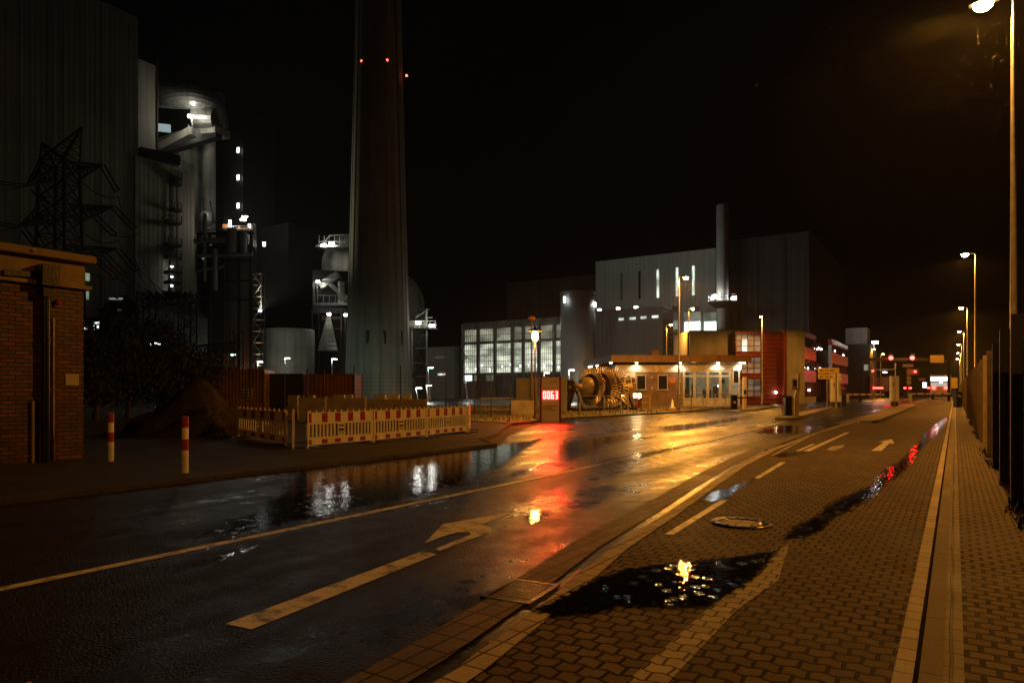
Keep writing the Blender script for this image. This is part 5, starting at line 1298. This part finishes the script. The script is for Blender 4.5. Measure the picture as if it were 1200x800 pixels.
for z0,z1,m in zs_:
    sband(0,L1,z0,z1,m if m=='tan' else 'redlit','facade_band',0); sband(L2,L3,z0,z1,m if m=='tan' else 'redlit','facade_band',.9)  # bands take a brighter red that paints the lamp light on them
for z0,z1 in ((.75,2.65),(4.1,5.4),(6.9,8.1)):
    for (ka,kb,o_) in ((0,L1,-.35),(L1,L2,-.6),(L2,L3,.55)):
        o = sband(ka,kb,z0,z1,'dglass','window',o_,.06); n = max(3,int((kb-ka)/1.4)); g_ = MB()
        for i in range(n+1): cc = c0+U*(ka+(kb-ka)*i/n)+V*(o_+.02); g_.cbox((cc.x,cc.y,(z0+z1)/2),(.12,.1,z1-z0-.01),ROAD_ROT)
        sub(g_,'mullions',M['redd'],o,rb)
for k,z in ((L1*.35,4.4),(L1*.6,4.35),(L2*.9,4.6),(L2+2,4.6),(L2+8,4.5),(L2-3,7.3),(L2-1,7.3),(L2+5,7.3),(L3-3,7.1),(L1*.7,1.6)):
    cc = c0+U*k+V*(.6 if k > L2 else -.3); MB().cbox((cc.x,cc.y,z),(.1,.7,.22),ROAD_ROT).build('ceiling_lamp', M['e_small'], rb)
sband(L2-.4,L2-.05,0,rz(390)-.4,'plaster','white_pier',.95,.4)

# ------------------------------------------------------------------ turbine rotor on show
def rotor():
    d = 50; c = P(692,453,d); base = Vector((c.x,c.y,.09))
    r = thing('turbine_rotor', base, 'old steam turbine rotor with bladed discs displayed on dark stands', 'turbine rotor')
    ax = Vector((.80,.60,0)); 
    def A(x, z=0): return c+ax*x+Vector((0,0,z))
    MB().lathe([(.001,-2.05),(.16,-2.05),(.16,-1.35),(.22,-1.3),(.26,-.9),(.30,-.5),(.42,-.2),(.42,3.2),(.28,3.4),(.28,4.2),(.001,4.2)],c,28,dirv=ax).build('shaft', M['rotor'], r)
    fl = MB().lathe([(.16,-2.0),(.5,-2.0),(.5,-1.82),(.16,-1.82)],c,28,dirv=ax)
    up = Vector((0,0,1)); sd = up.cross(ax)
    for k in range(14):
        a = 2*PI*k/14; o_ = (up*math.cos(a)+sd*math.sin(a))*.42; fl.cyl(A(-2.08)+o_,A(-1.75)+o_,.045,n=8)
    fl.build('coupling_flange', M['rotord'], r)
    MB().lathe([(.26,-1.0),(.62,-.72),(.70,-.45),(.72,-.25),(.45,-.2)],c,32,dirv=ax).build('front_cone', M['rotor'], r)
    for x, R0, R1, n in ((.0,.92,1.40,38),(.55,.6,.95,28),(1.15,1.0,1.52,42),(1.8,.8,1.35,36),(2.5,.8,1.45,36)):
        MB().lathe([(.45,x-.09),(R0,x-.08),(R0+.03,x),(R0,x+.08),(.45,x+.09)],c,36,dirv=ax).build('disc', M['rotord'], r)
        b = MB()
        for k in range(n):
            a = 2*PI*k/n; e = up*math.cos(a)+sd*math.sin(a); t = e.cross(ax)
            p0, p1 = A(x)+e*R0, A(x)+e*R1; w0 = (ax*.95+t*.15)*.07; w1 = (ax*.85+t*.4)*.065; th0 = t*.030
            b.add([p0-w0-th0,p0+w0-th0,p1+w1-th0,p1-w1-th0,p0-w0+th0,p0+w0+th0,p1+w1+th0,p1-w1+th0],[(0,1,2,3),(7,6,5,4),(0,4,5,1),(1,5,6,2),(2,6,7,3),(3,7,4,0)])
        b.build('blade_row', M['rotor'], r)
    s = MB()
    for x in (-1.5,3.7):
        for o_ in (-.9,.9): s.bar(A(x)+sd*.12*(1 if o_ > 0 else -1)+Vector((0,0,-.12)), Vector((A(x).x,A(x).y,.05))+sd*o_, .2)
        s.bar(Vector((A(x).x,A(x).y,.16))-sd*1.1, Vector((A(x).x,A(x).y,.16))+sd*1.1, .22); s.cbox(A(x,-.22),(.45,.45,.16),.6)
    s.bar(Vector((A(-1.5).x,A(-1.5).y,.16)),Vector((A(3.7).x,A(3.7).y,.16)),.2)
    s.bar(A(-1.75,-.2), Vector((A(-2.9).x,A(-2.9).y,.1)), .2); s.bar(A(1.5)+Vector((0,0,-.6))-sd*.8, Vector((A(2.6).x,A(2.6).y,.1))-sd*1.6, .16)
    s.build('stand', M['darksteel'], r)
rotor()
# railing round the rotor
def railing(pts, h, label, t=.045, rails=(1.0,.55)):
    a = pts[0]; r = thing('railing', a, label, 'railing', 'steel railings on the verge')
    for p in pts: MB().cyl(p, p+Vector((0,0,h)), t, n=8).build('post', M['rail'], r)
    for f_ in rails:
        m = MB()
        for p, q in zip(pts, pts[1:]): m.bar(p+Vector((0,0,h*f_)), q+Vector((0,0,h*f_)), t*1.3)
        m.build('rail', M['rail'], r)
rp_ = [Vector((x,y,.08)) for x,y in (((680-600)/800*46,46),((708-600)/800*46,46),((727.5-600)/800*46,46),((736-600)/800*50,50))]
railing(rp_, 1.1, 'steel railing in front of the turbine rotor', rails=(1.0,))
railing([Vector((x,y,.08)) for x,y in (((737-600)/800*52,52),((749-600)/800*52,52),((761.5-600)/800*52,52))], 1.05, 'steel railing right of the twin floodlights', rails=(1.0,.5))
railing([Vector((x,y,.08)) for x,y in (((793.5-600)/800*48.5,48.5),((810-600)/800*50.5,50.5),((824-600)/800*52,52),((838-600)/800*53.5,53.5),((850-600)/800*55,55),((857-600)/800*56,56))], 1.15, 'low railing before the glazed entrance of the gatehouse', rails=(1.0,.12))
# steps with striped barrier rails by the floodlights
p = Vector(((747-600)/800*48,48,.08)); r = thing('floodlight_stand', p, 'low stand carrying two glaring orange floodlights by the rotor', 'floodlight')
MB().bar(p+Vector((-.1,0,0)),p+Vector((-.1,0,.95)),.07).bar(p+Vector((.25,0,0)),p+Vector((.25,0,.95)),.07).bar(p+Vector((-.2,0,.8)),p+Vector((.4,0,.8)),.06).build('frame', M['darksteel'], r)
for dx in (-.17,.14):
    b = MB().cbox(p+Vector((dx,.06,1.1)),(.26,.1,.30)).build('housing', M['darksteel'], r)
    sub(MB().cbox(p+Vector((dx,.0,1.1)),(.21,.02,.25)),'lens',M['e_flood'],b,r)
lamp(r, p+Vector((0,-.12,1.1)), 110, (1,.70,.3), .12, spot=165, aim=(-.3,-1,-.35))
st = MB()
for k,(x0,y0,x1,y1) in enumerate(((744,474,752,470),(747,469,752,466))):
    a, b = P(x0,y0,47.6), P(x1,y1,47.6); st.bar(a,b,.1)
st.bar(P(748.5,478,47.7),P(748.5,467,47.7),.16); tag(st.build('striped_rail', M['redp']), 'small red and white striped rail below the twin floodlights', 'rail')
sp = MB()
for i in range(6): sp.box(((728-600)/800*60,60-.0-i*.28,.08),((736-600)/800*60,60.28-i*.28,1.5-i*.24))
tag(sp.build('steps', M['concrete']), 'concrete steps up to the picture board behind the rotor', 'steps')
c = MB(); p = Vector(((788-600)/800*56,56,.08)); c.cbox(p+Vector((0,0,.02)),(.42,.42,.05)); c.lathe([(.17,.05),(.03,.72),(.001,.74)],p,14); tag(c.build('traffic_cone', M['columnw']), 'pale traffic cone on the grass before the gatehouse wall', 'cone')

# ------------------------------------------------------------------ numeric display pylon
dp0 = G(632.5,494.5); dp1x = (657.5-CX)/F*dp0.y; D0 = dp0.y
r = thing('display_pylon', (( dp0.x+dp1x)/2, D0+.25, .08), 'beige display pylon with glowing red digits 0063', 'display sign')
x0, x1 = dp0.x, dp1x; zT = zat(441.5, D0)
MB().box((x0+.09,D0,.0),(x1-.09,D0+.4,zT-.02)).build('panel', M['columnw'], r, bevel=.01)
for a, b in ((x0,x0+.088),(x1-.088,x1)): MB().box((a,D0-.02,.0),(b,D0+.42,zT)).build('side_post', M['redd'], r)
MB().box((x0+.02,D0+.0,zT+.002),(x1-.02,D0+.4,zT+.05)).build('cap', M['redd'], r)
xc = (x0+x1)/2
za, zb2 = zat(467.5,D0), zat(458,D0)
MB().box((x0+.1,D0-.012,za-.03),(x1-.1,D0-.002,zb2+.03)).build('display_window', M['e_ledbg'], r)  # panel glows red itself, painting the halo round the digits
SEG = {'0':'abcdef','6':'acdefg','3':'abcdg'}
def digit(ch, cx, w, h, z0):
    m = MB(); t = .052; y0, y1 = D0-.03, D0-.013
    S = {'a':(-w/2+t*.5,h-t,w/2-t*.5,h),'d':(-w/2+t*.5,0,w/2-t*.5,t),'g':(-w/2+t*.5,h/2-t/2,w/2-t*.5,h/2+t/2),'f':(-w/2,h/2+.006,-w/2+t,h-.006),'e':(-w/2,.006,-w/2+t,h/2-.006),'b':(w/2-t,h/2+.006,w/2,h-.006),'c':(w/2-t,.006,w/2,h/2-.006)}
    for s_ in SEG[ch]: q = S[s_]; m.box((cx+q[0],y0,z0+q[1]),(cx+q[2],y1,z0+q[3]))
    m.build('digit', M['e_led'], r); lamp(r, (cx, D0-.045, z0+h-.026), 190, (1,.004,.003), .02, spot=168, aim=(0,-1,-.12))
dw = (x1-x0-.28)/4
for i, chh in enumerate('0063'): digit(chh, x0+.14+dw*(i+.5), dw*.78, zb2-za-.02, za+.01)
text_mesh('swb', .2, M['orange'], 'lettering', r, (x1-.36, D0-.004, zat(447,D0)), ext=.003)
ln = MB()
for y,w0,w1 in ((455,.16,.7),(475.5,.14,.86),(477.8,.14,.6),(480,.14,.78)): ln.box((x0+w0,D0-.006,zat(y,D0)-.012),(x0+w1,D0-.001,zat(y,D0)+.012))
ln.build('small_print', M['rust'], r)

# lantern post on the verge
p = Vector(((627-600)/800*34.6,34.6,.08)); r = thing('lantern_post', p, 'slim lantern post with flat hat and glowing orange globe', 'lantern')
zg_ = zat(394.5,34.6)
MB().lathe([(.07,0),(.05,.6),(.04,zg_-.35)],p,12).build('pole', M['polered'], r)
MB().lathe([(.42,zg_+.28),(.40,zg_+.31),(.08,zg_+.42),(.06,zg_+.52),(.001,zg_+.56)],Vector((p.x,p.y,0)),20).build('hat', M['darksteel'], r)
MB().lathe([(.06,zg_-.22),(.13,zg_-.16),(.17,zg_),(.14,zg_+.2),(.1,zg_+.27)],Vector((p.x,p.y,0)),16).build('globe', M['e_lantern'], r)
for dx in (-.15,.15): MB().bar((p.x+dx*.5,p.y,zg_-.24),(p.x+dx*1.15,p.y,zg_+.29),.02).build('bracket', M['darksteel'], r)
lamp(r, (p.x,p.y-.0,zg_-.35), 1100, SOD, .18)
p = Vector(((623-600)/800*41,41,.08)); r = thing('small_lamp_post', p, 'thin dark lamp post just left of the lantern post', 'lamp')
z1 = zat(374,41); MB().lathe([(.05,0),(.035,z1)],p,10).build('pole', M['polered'], r)
MB().lathe([(.2,z1),(.2,z1+.12),(.05,z1+.2)],Vector((p.x,p.y,0)),14).build('lamp_head', M['orange'], r)

# boxes behind the display
def crate(x0,x1,y0,y1,d,m,label,dep=1.6):
    xa, xb = (x0-CX)/F*d, (x1-CX)/F*d; b = MB().box((xa,d,zat(y1,d)),(xb,d+dep,zat(y0,d)))
    b.box((xa-.03,d-.03,zat(y0,d)),(xb+.03,d+dep+.03,zat(y0,d)+.06))
    for k in range(1,4): b.box((xa+(xb-xa)*k/4-.015,d-.012,zat(y1,d)+.05),(xa+(xb-xa)*k/4+.015,d-.002,zat(y0,d)-.05))
    return tag(b.build('site_box', M[m], bevel=.01), label, 'site box', 'site boxes behind the display')
crate(605,630.5,444,480,44,'tan','ochre site box directly left of the display pylon')
crate(652,664.5,443,482,42,'tan','ochre site box directly right of the display pylon')
cr_ = MB(); xa, xb = (599-600)/800*40,(627-600)/800*40
cr_.box((xa,40,.08),(xb,40.5,.95))
for k in range(14): cr_.bar((xa+.06+k*.09,39.97,.25),(xa+.2+k*.09,39.97,.8),.02)
tag(cr_.build('low_bin', M['block']), 'low ribbed concrete bin in front of the left ochre box', 'bin')
railing([Vector((-2.0+1.35*k,44+.3*k,.08)) for k in range(4)], .95, 'dark railing between the barriers and the ochre box', rails=(1.0,.6,.25))

# ------------------------------------------------------------------ things on the entrance islands
def on_island(px, py, label, name, cat, z=.13):
    p = G(px, py); p.z = z; return thing(name, p, label, cat), p
r, p = on_island(860,482,'black barrier pedestal with yellow emblem on the left island','barrier_pedestal','barrier pedestal')
MB().cbox(p+Vector((0,0,.52)),(.42,.36,1.04)).build('cabinet', M['black'], r, bevel=.03)
MB().cbox(p+Vector((0,0,1.07)),(.5,.44,.05)).build('lid', M['darksteel'], r)
MB().cyl(p+Vector((0,-.185,.55)),p+Vector((0,-.195,.55)),.09,.09,16).build('emblem', M['yellow'], r)
MB().cbox(p+Vector((-.35,0,.04)),(1.0,.5,.06)).build('base_plate', M['darksteel'], r)
MB().bar(p+Vector((.25,0,.88)),p+Vector((1.6,.3,.88)),.07,.1).build('boom', M['darksteel'], r)
r, p = on_island(872.5,481.5,'tall tan steel post right of the black pedestal','intercom_post','post')
MB().cbox(p+Vector((0,0,1.2)),(.26,.2,2.4)).build('post', M['beige'], r, bevel=.02); MB().cbox(p+Vector((0,-.11,1.3)),(.17,.02,.3)).build('panel', M['dglass'], r); MB().cbox(p+Vector((.3,.1,-.05)),(1.4,.6,.12)).build('plinth', M['kerb'], r)
r, p = on_island(923,489.5,'black barrier pedestal with slim arm on the middle island','barrier_pedestal','barrier pedestal')
MB().cbox(p+Vector((0,0,.52)),(.36,.34,1.04)).build('cabinet', M['black'], r, bevel=.03)
MB().cbox(p+Vector((-.15,0,1.07)),(.75,.12,.07)).build('arm', M['darksteel'], r); MB().cbox(p+Vector((.0,0,1.01)),(.42,.4,.05)).build('lid', M['darksteel'], r)
r, p = on_island(933,489.5,'beige card reader column with a head leaning to the left','card_reader','card reader')
MB().cbox(p+Vector((0,0,.6)),(.2,.2,1.2)).bar(p+Vector((0,0,1.15)),p+Vector((.12,0,1.5)),.16).cbox(p+Vector((.13,0,1.9)),(.13,.16,.85)).build('column', M['beige'], r)
MB().cbox(p+Vector((-.13,-.03,1.75)),(.28,.22,.6)).build('reader_head', M['fascia'], r, bevel=.02); MB().cbox(p+Vector((-.14,-.15,1.8)),(.17,.02,.3)).build('screen', M['dglass'], r)
MB().cbox(p+Vector((-.22,.02,.5)),(.14,.14,1.0)).build('side_post', M['beige'], r)
def twin_column(px, py, d, ytop, w, label):
    x = (px-CX)/F*d; p = Vector((x,d,.1)); zt2 = zat(ytop,d); r = thing('access_column', p, label, 'access column')
    for dx in (-w*.55, w*.55):
        MB().cbox((x+dx,d,(zt2+.55)/2),(w*.86,.4,zt2-.55)).build('panel', M['columnw'], r, bevel=.03)
        MB().cbox((x+dx,d,.33),(w*.4,.3,.5)).build('foot', M['darksteel'], r)
    MB().cbox((x-w*.6,d-.21,zat(451,d)),(w*.16,.02,.35)).build('slot', M['dglass'], r)
    MB().cbox((x+w*1.02,d+.1,zat(446,d)),(.08,.3,.9)).build('side_light', M['orange'], r)
    MB().cbox((x,d+.05,(zt2)/2),(.14,.2,zt2-.05)).build('spine', M['beige'], r)
    return r
twin_column(979.5,478,60,438,.42,'off white twin access column on the middle island beside the yellow direction sign')
twin_column(1048,477,63,440.5,.36,'off white twin access column standing alone on the right island')
p = Vector(((988-600)/800*62,62,.1)); tag(MB().cbox(p+Vector((0,0,.55)),(.4,.4,1.1)).cbox(p+Vector((0,0,1.13)),(.46,.46,.06)).build('waste_bin', M['blue']), 'dark blue bin tucked behind the left access column', 'bin')
# yellow direction sign
d = 58; x0, x1 = (959-600)/800*d, (983.5-600)/800*d
r = thing('direction_sign', ((x0+x1)/2,d,.1), 'yellow two-panel direction sign with black arrows', 'sign')
for y0,y1,xx in ((431,437,x1),(438.5,444,x1-.5)):
    o = MB().box((x0,d,zat(y1,d)),(xx,d+.06,zat(y0,d))).build('sign_panel', M['yellow'], r, bevel=.01)
    g_ = MB(); zc = (zat(y0,d)+zat(y1,d))/2
    g_.bar((x0+.15,d-.008,zc),(x0+.45,d-.008,zc),.012,.05); g_.bar((x0+.13,d-.008,zc),(x0+.25,d-.008,zc+.1),.012,.05); g_.bar((x0+.13,d-.008,zc),(x0+.25,d-.008,zc-.1),.012,.05)
    for a,b in ((.58,.66),(.7,.82),(.98,1.12),(1.15,1.3)): 
        if x0+b < xx-.05: g_.box((x0+a,d-.012,zc-.05),(x0+b,d-.003,zc+.05))
    sub(g_,'lettering',M['black'],o,r)
MB().box((x0+.02,d+.0,zat(438.4,d)),(x0+.6,d+.05,zat(437.1,d))).build('red_strip', M['orange'], r)
for x in (x0+.8,x1-.25): MB().cyl((x,d+.12,.0),(x,d+.12,zat(431.5,d)),.045,n=10).build('post', M['steel'], r)
# booms
for (xa,xb,y,dd,lb) in ((995,1036,462,88,'pale barrier boom across the left lane, left of the twin column'),(1068.5,1120,461.3,86,'pale barrier boom across the right lane before the lorry')):
    a, b = P(xa,y,dd), P(xb,y,dd); r = thing('barrier_boom', Vector((a.x,a.y,0)), lb, 'barrier boom', 'entrance barrier booms')
    m = MB().bar(a,b,.08,.2); m.build('arm', M['whitep'], r, bevel=.01)
    k_ = MB()
    for i in range(5): t0 = a.lerp(b,(i+.35)/5); t1 = a.lerp(b,(i+.62)/5); k_.bar(t0,t1,.086,.206)
    k_.build('red_stripes', M['redp'], r)
    q = a+Vector((-.2,.1,0)); MB().cbox((q.x,q.y,.6),(.4,.4,1.2)).build('cabinet', M['beige'], r, bevel=.03)
# bin and yellow sign by the fence
p = Vector(((1122-600)/800*60,60,.05)); r = thing('waste_bin', p, 'dark blue bin with white labels at the end of the pavement', 'bin')
MB().cbox(p+Vector((0,0,.66)),(.5,.5,1.3)).build('body', M['blue'], r, bevel=.03); MB().cbox(p+Vector((0,0,1.34)),(.54,.54,.06)).build('lid', M['darksteel'], r)
MB().cbox(p+Vector((-.05,-.255,1.05)),(.22,.01,.1)).cbox(p+Vector((.1,-.255,.95)),(.12,.01,.12)).build('label_stickers', M['columnw'], r)
p = Vector(((1118-600)/800*78,78,.05)); r = thing('yellow_sign', p, 'yellow rectangular sign on a thin post beside the fence', 'sign')
MB().cyl(p,p+Vector((0,0,zat(443,78))),.04,n=8).build('post', M['steel'], r); MB().cbox((p.x,p.y-.06,zat(448.5,78)),(.7,.03,1.2)).build('sign_panel', M['yellow'], r)
# overhead signal gantry
d = 100; r = thing('signal_gantry', Vector(((1062-600)/800*d,d,0)), 'overhead gantry across the gate lanes carrying red signals', 'signal gantry')
m = MB(); m.bar(P(1008,421,d),P(1112,421,d),.3,.45)
for x in (1008,1112): m.bar(Vector(((x-600)/800*d,d,0)),P(x,419,d),.28)
m.build('frame', M['black'], r)
for x,y in ((1044,419.3),(1069,419.3)):
    b = MB().cbox(P(x,y-1,d-.4),(.55,.35,.95)).build('signal_head', M['black'], r)
    sub(MB().cyl(P(x,y,d-.58),P(x,y,d-.66),.3,.28,16),'signal_lens',M['e_red'],b,r)
    lamp(r, P(x,y,d-.9), 300, (1,.004,.003), .2, spot=110, aim=-U)
o = MB().cbox(P(1098,420.5,d-.3),(2.0,.08,1.1)).build('sign_panel', M['dullyellow'], r); 
d = 112; r = thing('signal_post', Vector(((1070-600)/800*d,d,0)), 'lower signal post with a red light and pale boards', 'signal post')
MB().cyl(Vector(((1064.5-600)/800*d,d,0)),P(1064.5,431,d),.08,n=8).build('post', M['steel'], r)
MB().cbox(P(1069.5,435.5,d),(2.0,.1,1.0)).build('board', M['fascia'], r); MB().cbox(P(1064,428.2,d),(1.7,.08,.45)).build('upper_board', M['columnw'], r)
MB().cbox(P(1065,443,d),(.7,.1,.55)).cbox(P(1065,448,d),(.7,.1,.6)).build('lower_boards', M['cladg'], r)
b = MB().cbox(P(1072.5,435.3,d-.2),(.45,.25,.6)).build('signal_head', M['black'], r); sub(MB().cyl(P(1072.5,435.3,d-.34),P(1072.5,435.3,d-.42),.2,.18,14),'signal_lens',M['e_red'],b,r)
lamp(r, P(1072.5,435.3,d-.8), 160, (1,.004,.003), .2, spot=110, aim=-U)
MB().cbox(P(1080.5,444.2,d+6),(1.2,.05,.45)).build('red_board', M['orange'], r)
d = 125; r = thing('gate_canopy', Vector(((1036-600)/800*d,d,0)), 'dark steel canopy with thin pale beams over the gate lanes', 'canopy')
m = MB().bar(P(1023,433,d),P(1049,432.5,d),.15,.18).bar(P(1023,421,d),P(1035,420.6,d),.15,.18)
for x in (1023,1049): m.bar(Vector(((x-600)/800*d,d,0)),P(x,425,d),.2)
m.build('beams', M['steel'], r); MB().cbox(P(1030,450,d+2),(3.8,1,2.6)).build('booth', M['rust'], r)
MB().cbox(P(1029,454.5,d-.5),(1.7,.1,.3)).build('red_light_bar', M['e_red'], r); MB().cbox(P(1022.8,434.5,d-.5),(.35,.1,.25)).build('red_light', M['e_red'], r)
MB().cbox(P(1026.5,401,d-.4),(.7,.3,.45)).cbox(P(1023,401,d-.4),(.3,.3,.3)).build('floodlight', M['e_white'], r); m = MB().bar(P(1024,430,d),P(1024,402,d),.15); m.build('flood_mast', M['steel'], r)
lamp(r, P(1030,400,d-1), 130, WHITE, .3); MB().cbox(P(1037,436,d-.4),(.7,.1,.18)).build('strip_lamp', M['e_small'], r)
MB().cbox(P(1083.5,451,d),(.7,.1,1.0)).build('lit_door', M['e_win'], r)
for x,y in ((1033.5,405),): pass
# lorry waiting at the gate
d = 118; xa, xb = (1092.5-600)/800*d, (1111.5-600)/800*d; xc = (xa+xb)/2
r = thing('lorry', (xc,d,0), 'pale lorry seen from behind with bright top panel and two red tail lamps', 'lorry')
MB().box((xa,d,1.0),(xb,d+8,zat(439.5,d))).build('cargo_body', M['columnw'], r, bevel=.05)
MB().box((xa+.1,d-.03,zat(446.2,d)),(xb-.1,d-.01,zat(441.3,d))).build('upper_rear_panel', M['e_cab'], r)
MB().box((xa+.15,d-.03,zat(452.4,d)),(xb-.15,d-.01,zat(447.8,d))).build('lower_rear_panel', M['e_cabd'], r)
MB().box((xa+.1,d+.1,.7),(xb-.1,d+7.8,.98)).build('chassis', M['darksteel'], r)
MB().box((xa+.2,d+8.1,.7),(xb-.2,d+10.2,2.7)).build('cab', M['columnw'], r, bevel=.1)
for dx in (xa+.15,xb-.45):
    for y in (1.4,6.4,9.2): w = MB().cyl((dx,d+y,.5),(dx+.3,d+y,.5),.5,n=20).build('wheel', M['black'], r)
for px in (1096.3,1107.3): MB().cbox(P(px,454.4,d-.06),(.45,.08,.35)).build('tail_lamp', M['e_red'], r)
lamp(r, P(1102,454.5,d-.6), 40, (1,.004,.003), .3, spot=110, aim=(0,-1,-.1)); MB().cbox(P(1103,448,d-.05),(.3,.05,.2)).build('rear_camera', M['e_small'], r)
lamp(r, P(1102,444,d-.8), 60, (1,.95,.9), .4, spot=150, aim=(0,-1,-.3)); r.rotation_euler = (0,0,ROAD_ROT); r.scale = (1.1,1,1)
for x,y,dd,lb in ((1060.5,454.5,130,'red tail light glow left of the lit doorway, far away'),(1066.8,454.5,128,'red tail light close beside the twin column, far away'),(1088,454.3,126,'red tail light just left of the lorry')):
    p = P(x,y,dd); b = MB().cbox(p+Vector((0,0,-.4)),(.18,.18,.6)).cbox(p,(.4,.3,.35)); rr_ = thing('warning_light', Vector((p.x,p.y,0)), lb, 'warning light', 'small warning lights at the gate')
    MB().cyl((p.x,p.y,0),p,.06,n=8).build('post', M['darksteel'], rr_); MB().cbox(p,(.3,.3,.28)).build('lens', M['e_red'], rr_)
for x,y,dd,lb in ((1075,459.5,92,'white reflector post low on the right lane'),(1121.5,402,170,'small pale light high beyond the fence')): pass

# ------------------------------------------------------------------ fence on the right
ft = .66; s = 3.0; r = thing('slat_fence', RW(ft,40,.05), 'long brown slat fence along the right pavement', 'fence')
k = 0
while s < 150:
    L = 2.5; nxt = s+L
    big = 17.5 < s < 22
    pm = 'fencetan' if big else ('darksteel' if s < 17 else 'fence')  # nearest posts and slats get a dark colour that paints their unlit side
    q = RW(ft,s,0)
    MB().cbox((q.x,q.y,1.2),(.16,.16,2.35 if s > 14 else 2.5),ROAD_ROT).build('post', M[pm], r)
    if k < 50:
        m = MB(); n = 20
        for i in range(n):
            q = RW(ft+.05,s+.14+(L-.2)*i/n); hh = 2.05
            m.cbox((q.x,q.y,1.13),(.03,.072,hh),ROAD_ROT)
        for z in (.35,1.9): q = RW(ft+.09,s+L/2); m.cbox((q.x,q.y,z),(.04,L-.17,.06),ROAD_ROT)
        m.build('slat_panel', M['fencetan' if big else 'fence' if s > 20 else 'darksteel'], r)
    s = nxt; k += 1

# rain caught in the light of the near lamp
lc = RW(.55, 17.5, 0); rb_ = MB()
for _ in range(1800):
    q = Vector((lc.x+rnd.gauss(-1.0,1.7), lc.y+rnd.uniform(-4,3), 9.9-abs(rnd.gauss(0,2.4)))); L_ = rnd.uniform(.04,.09); t_ = Vector((rnd.gauss(.12,.04),rnd.gauss(0,.04),1)).normalized()*L_
    w_ = rnd.uniform(.0004,.0008); x_ = Vector((w_,0,0)); y_ = Vector((0,w_,0))
    rb_.add([q-x_,q+y_,q+x_,q-y_,q+t_,q-t_*.3],[(0,4,1),(1,4,2),(2,4,3),(3,4,0),(1,5,0),(2,5,1),(3,5,2),(0,5,3)])
tag(rb_.build('rain', M['rain'], keep=True), 'fine rain drops shining in the light of the nearest street lamp', kind='stuff')

# thin rain haze in the air round the lamps
hz = bpy.data.materials.new('rain haze'); nt, N, L = nodes_of(hz); N.remove(N['Principled BSDF'])
pv = N.new('ShaderNodeVolumePrincipled'); pv.inputs['Color'].default_value = (.9,.9,.9,1); pv.inputs['Density'].default_value = .00022; pv.inputs['Anisotropy'].default_value = .5
L.new(pv.outputs[0], N['Material Output'].inputs['Volume'])
tag(MB().box((-420,-60,-1.05),(420,420,180)).build('haze', hz, keep=True), 'thin rain haze hanging over the whole site', kind='stuff')

wd = MB()
for _ in range(1500):
    s_ = rnd.uniform(4,45); cl = math.sin(s_*2.1)+math.sin(s_*.73+1)
    if cl < .2: continue
    q = RW(ft-.02+rnd.gauss(-.05,.045), s_, .09); a = rnd.uniform(0,PI); h = rnd.uniform(.03,.14)
    dx, dy = math.cos(a)*.014, math.sin(a)*.014
    wd.add([(q.x-dx,q.y-dy,q.z),(q.x+dx,q.y+dy,q.z),(q.x+rnd.gauss(0,.04),q.y+rnd.gauss(0,.04),q.z+h)],[(0,1,2)])
tag(wd.build('weeds', M['leaf'], keep=True), 'low weeds growing along the foot of the slat fence', kind='stuff')

# ================================================================== SKY, CAMERA, RENDER
w = bpy.data.worlds.new('World'); sc.world = w; w.use_nodes = True
nt = w.node_tree; bg = nt.nodes['Background']; sky = nt.nodes.new('ShaderNodeTexSky'); sky.sky_type = 'NISHITA'; sky.sun_disc = False
sky.sun_elevation = math.radians(-4); sky.sun_rotation = math.radians(200); sky.air_density = 1.0; sky.dust_density = 2
nt.links.new(sky.outputs[0], bg.inputs['Color']); bg.inputs['Strength'].default_value = .015
cam = bpy.data.cameras.new('camera'); co = bpy.data.objects.new('camera', cam); C.objects.link(co); sc.camera = co
co.location = (0,0,EYE); co.rotation_euler = (PI/2,0,0); cam.sensor_width = 36; cam.lens = F/1200*36; cam.shift_y = (HY-400)/1200
cam.clip_start = .05; cam.clip_end = 3000
sc.view_settings.view_transform = 'Standard'; sc.view_settings.look = 'None'; sc.view_settings.gamma = 1; sc.view_settings.exposure = 0
cy = sc.cycles; cy.use_denoising = True; cy.max_bounces = 5; cy.diffuse_bounces = 2; cy.glossy_bounces = 3; cy.transparent_max_bounces = 8
cy.sample_clamp_indirect = 4; cy.sample_clamp_direct = 0; cy.use_light_tree = True; cy.caustics_reflective = False; cy.caustics_refractive = False
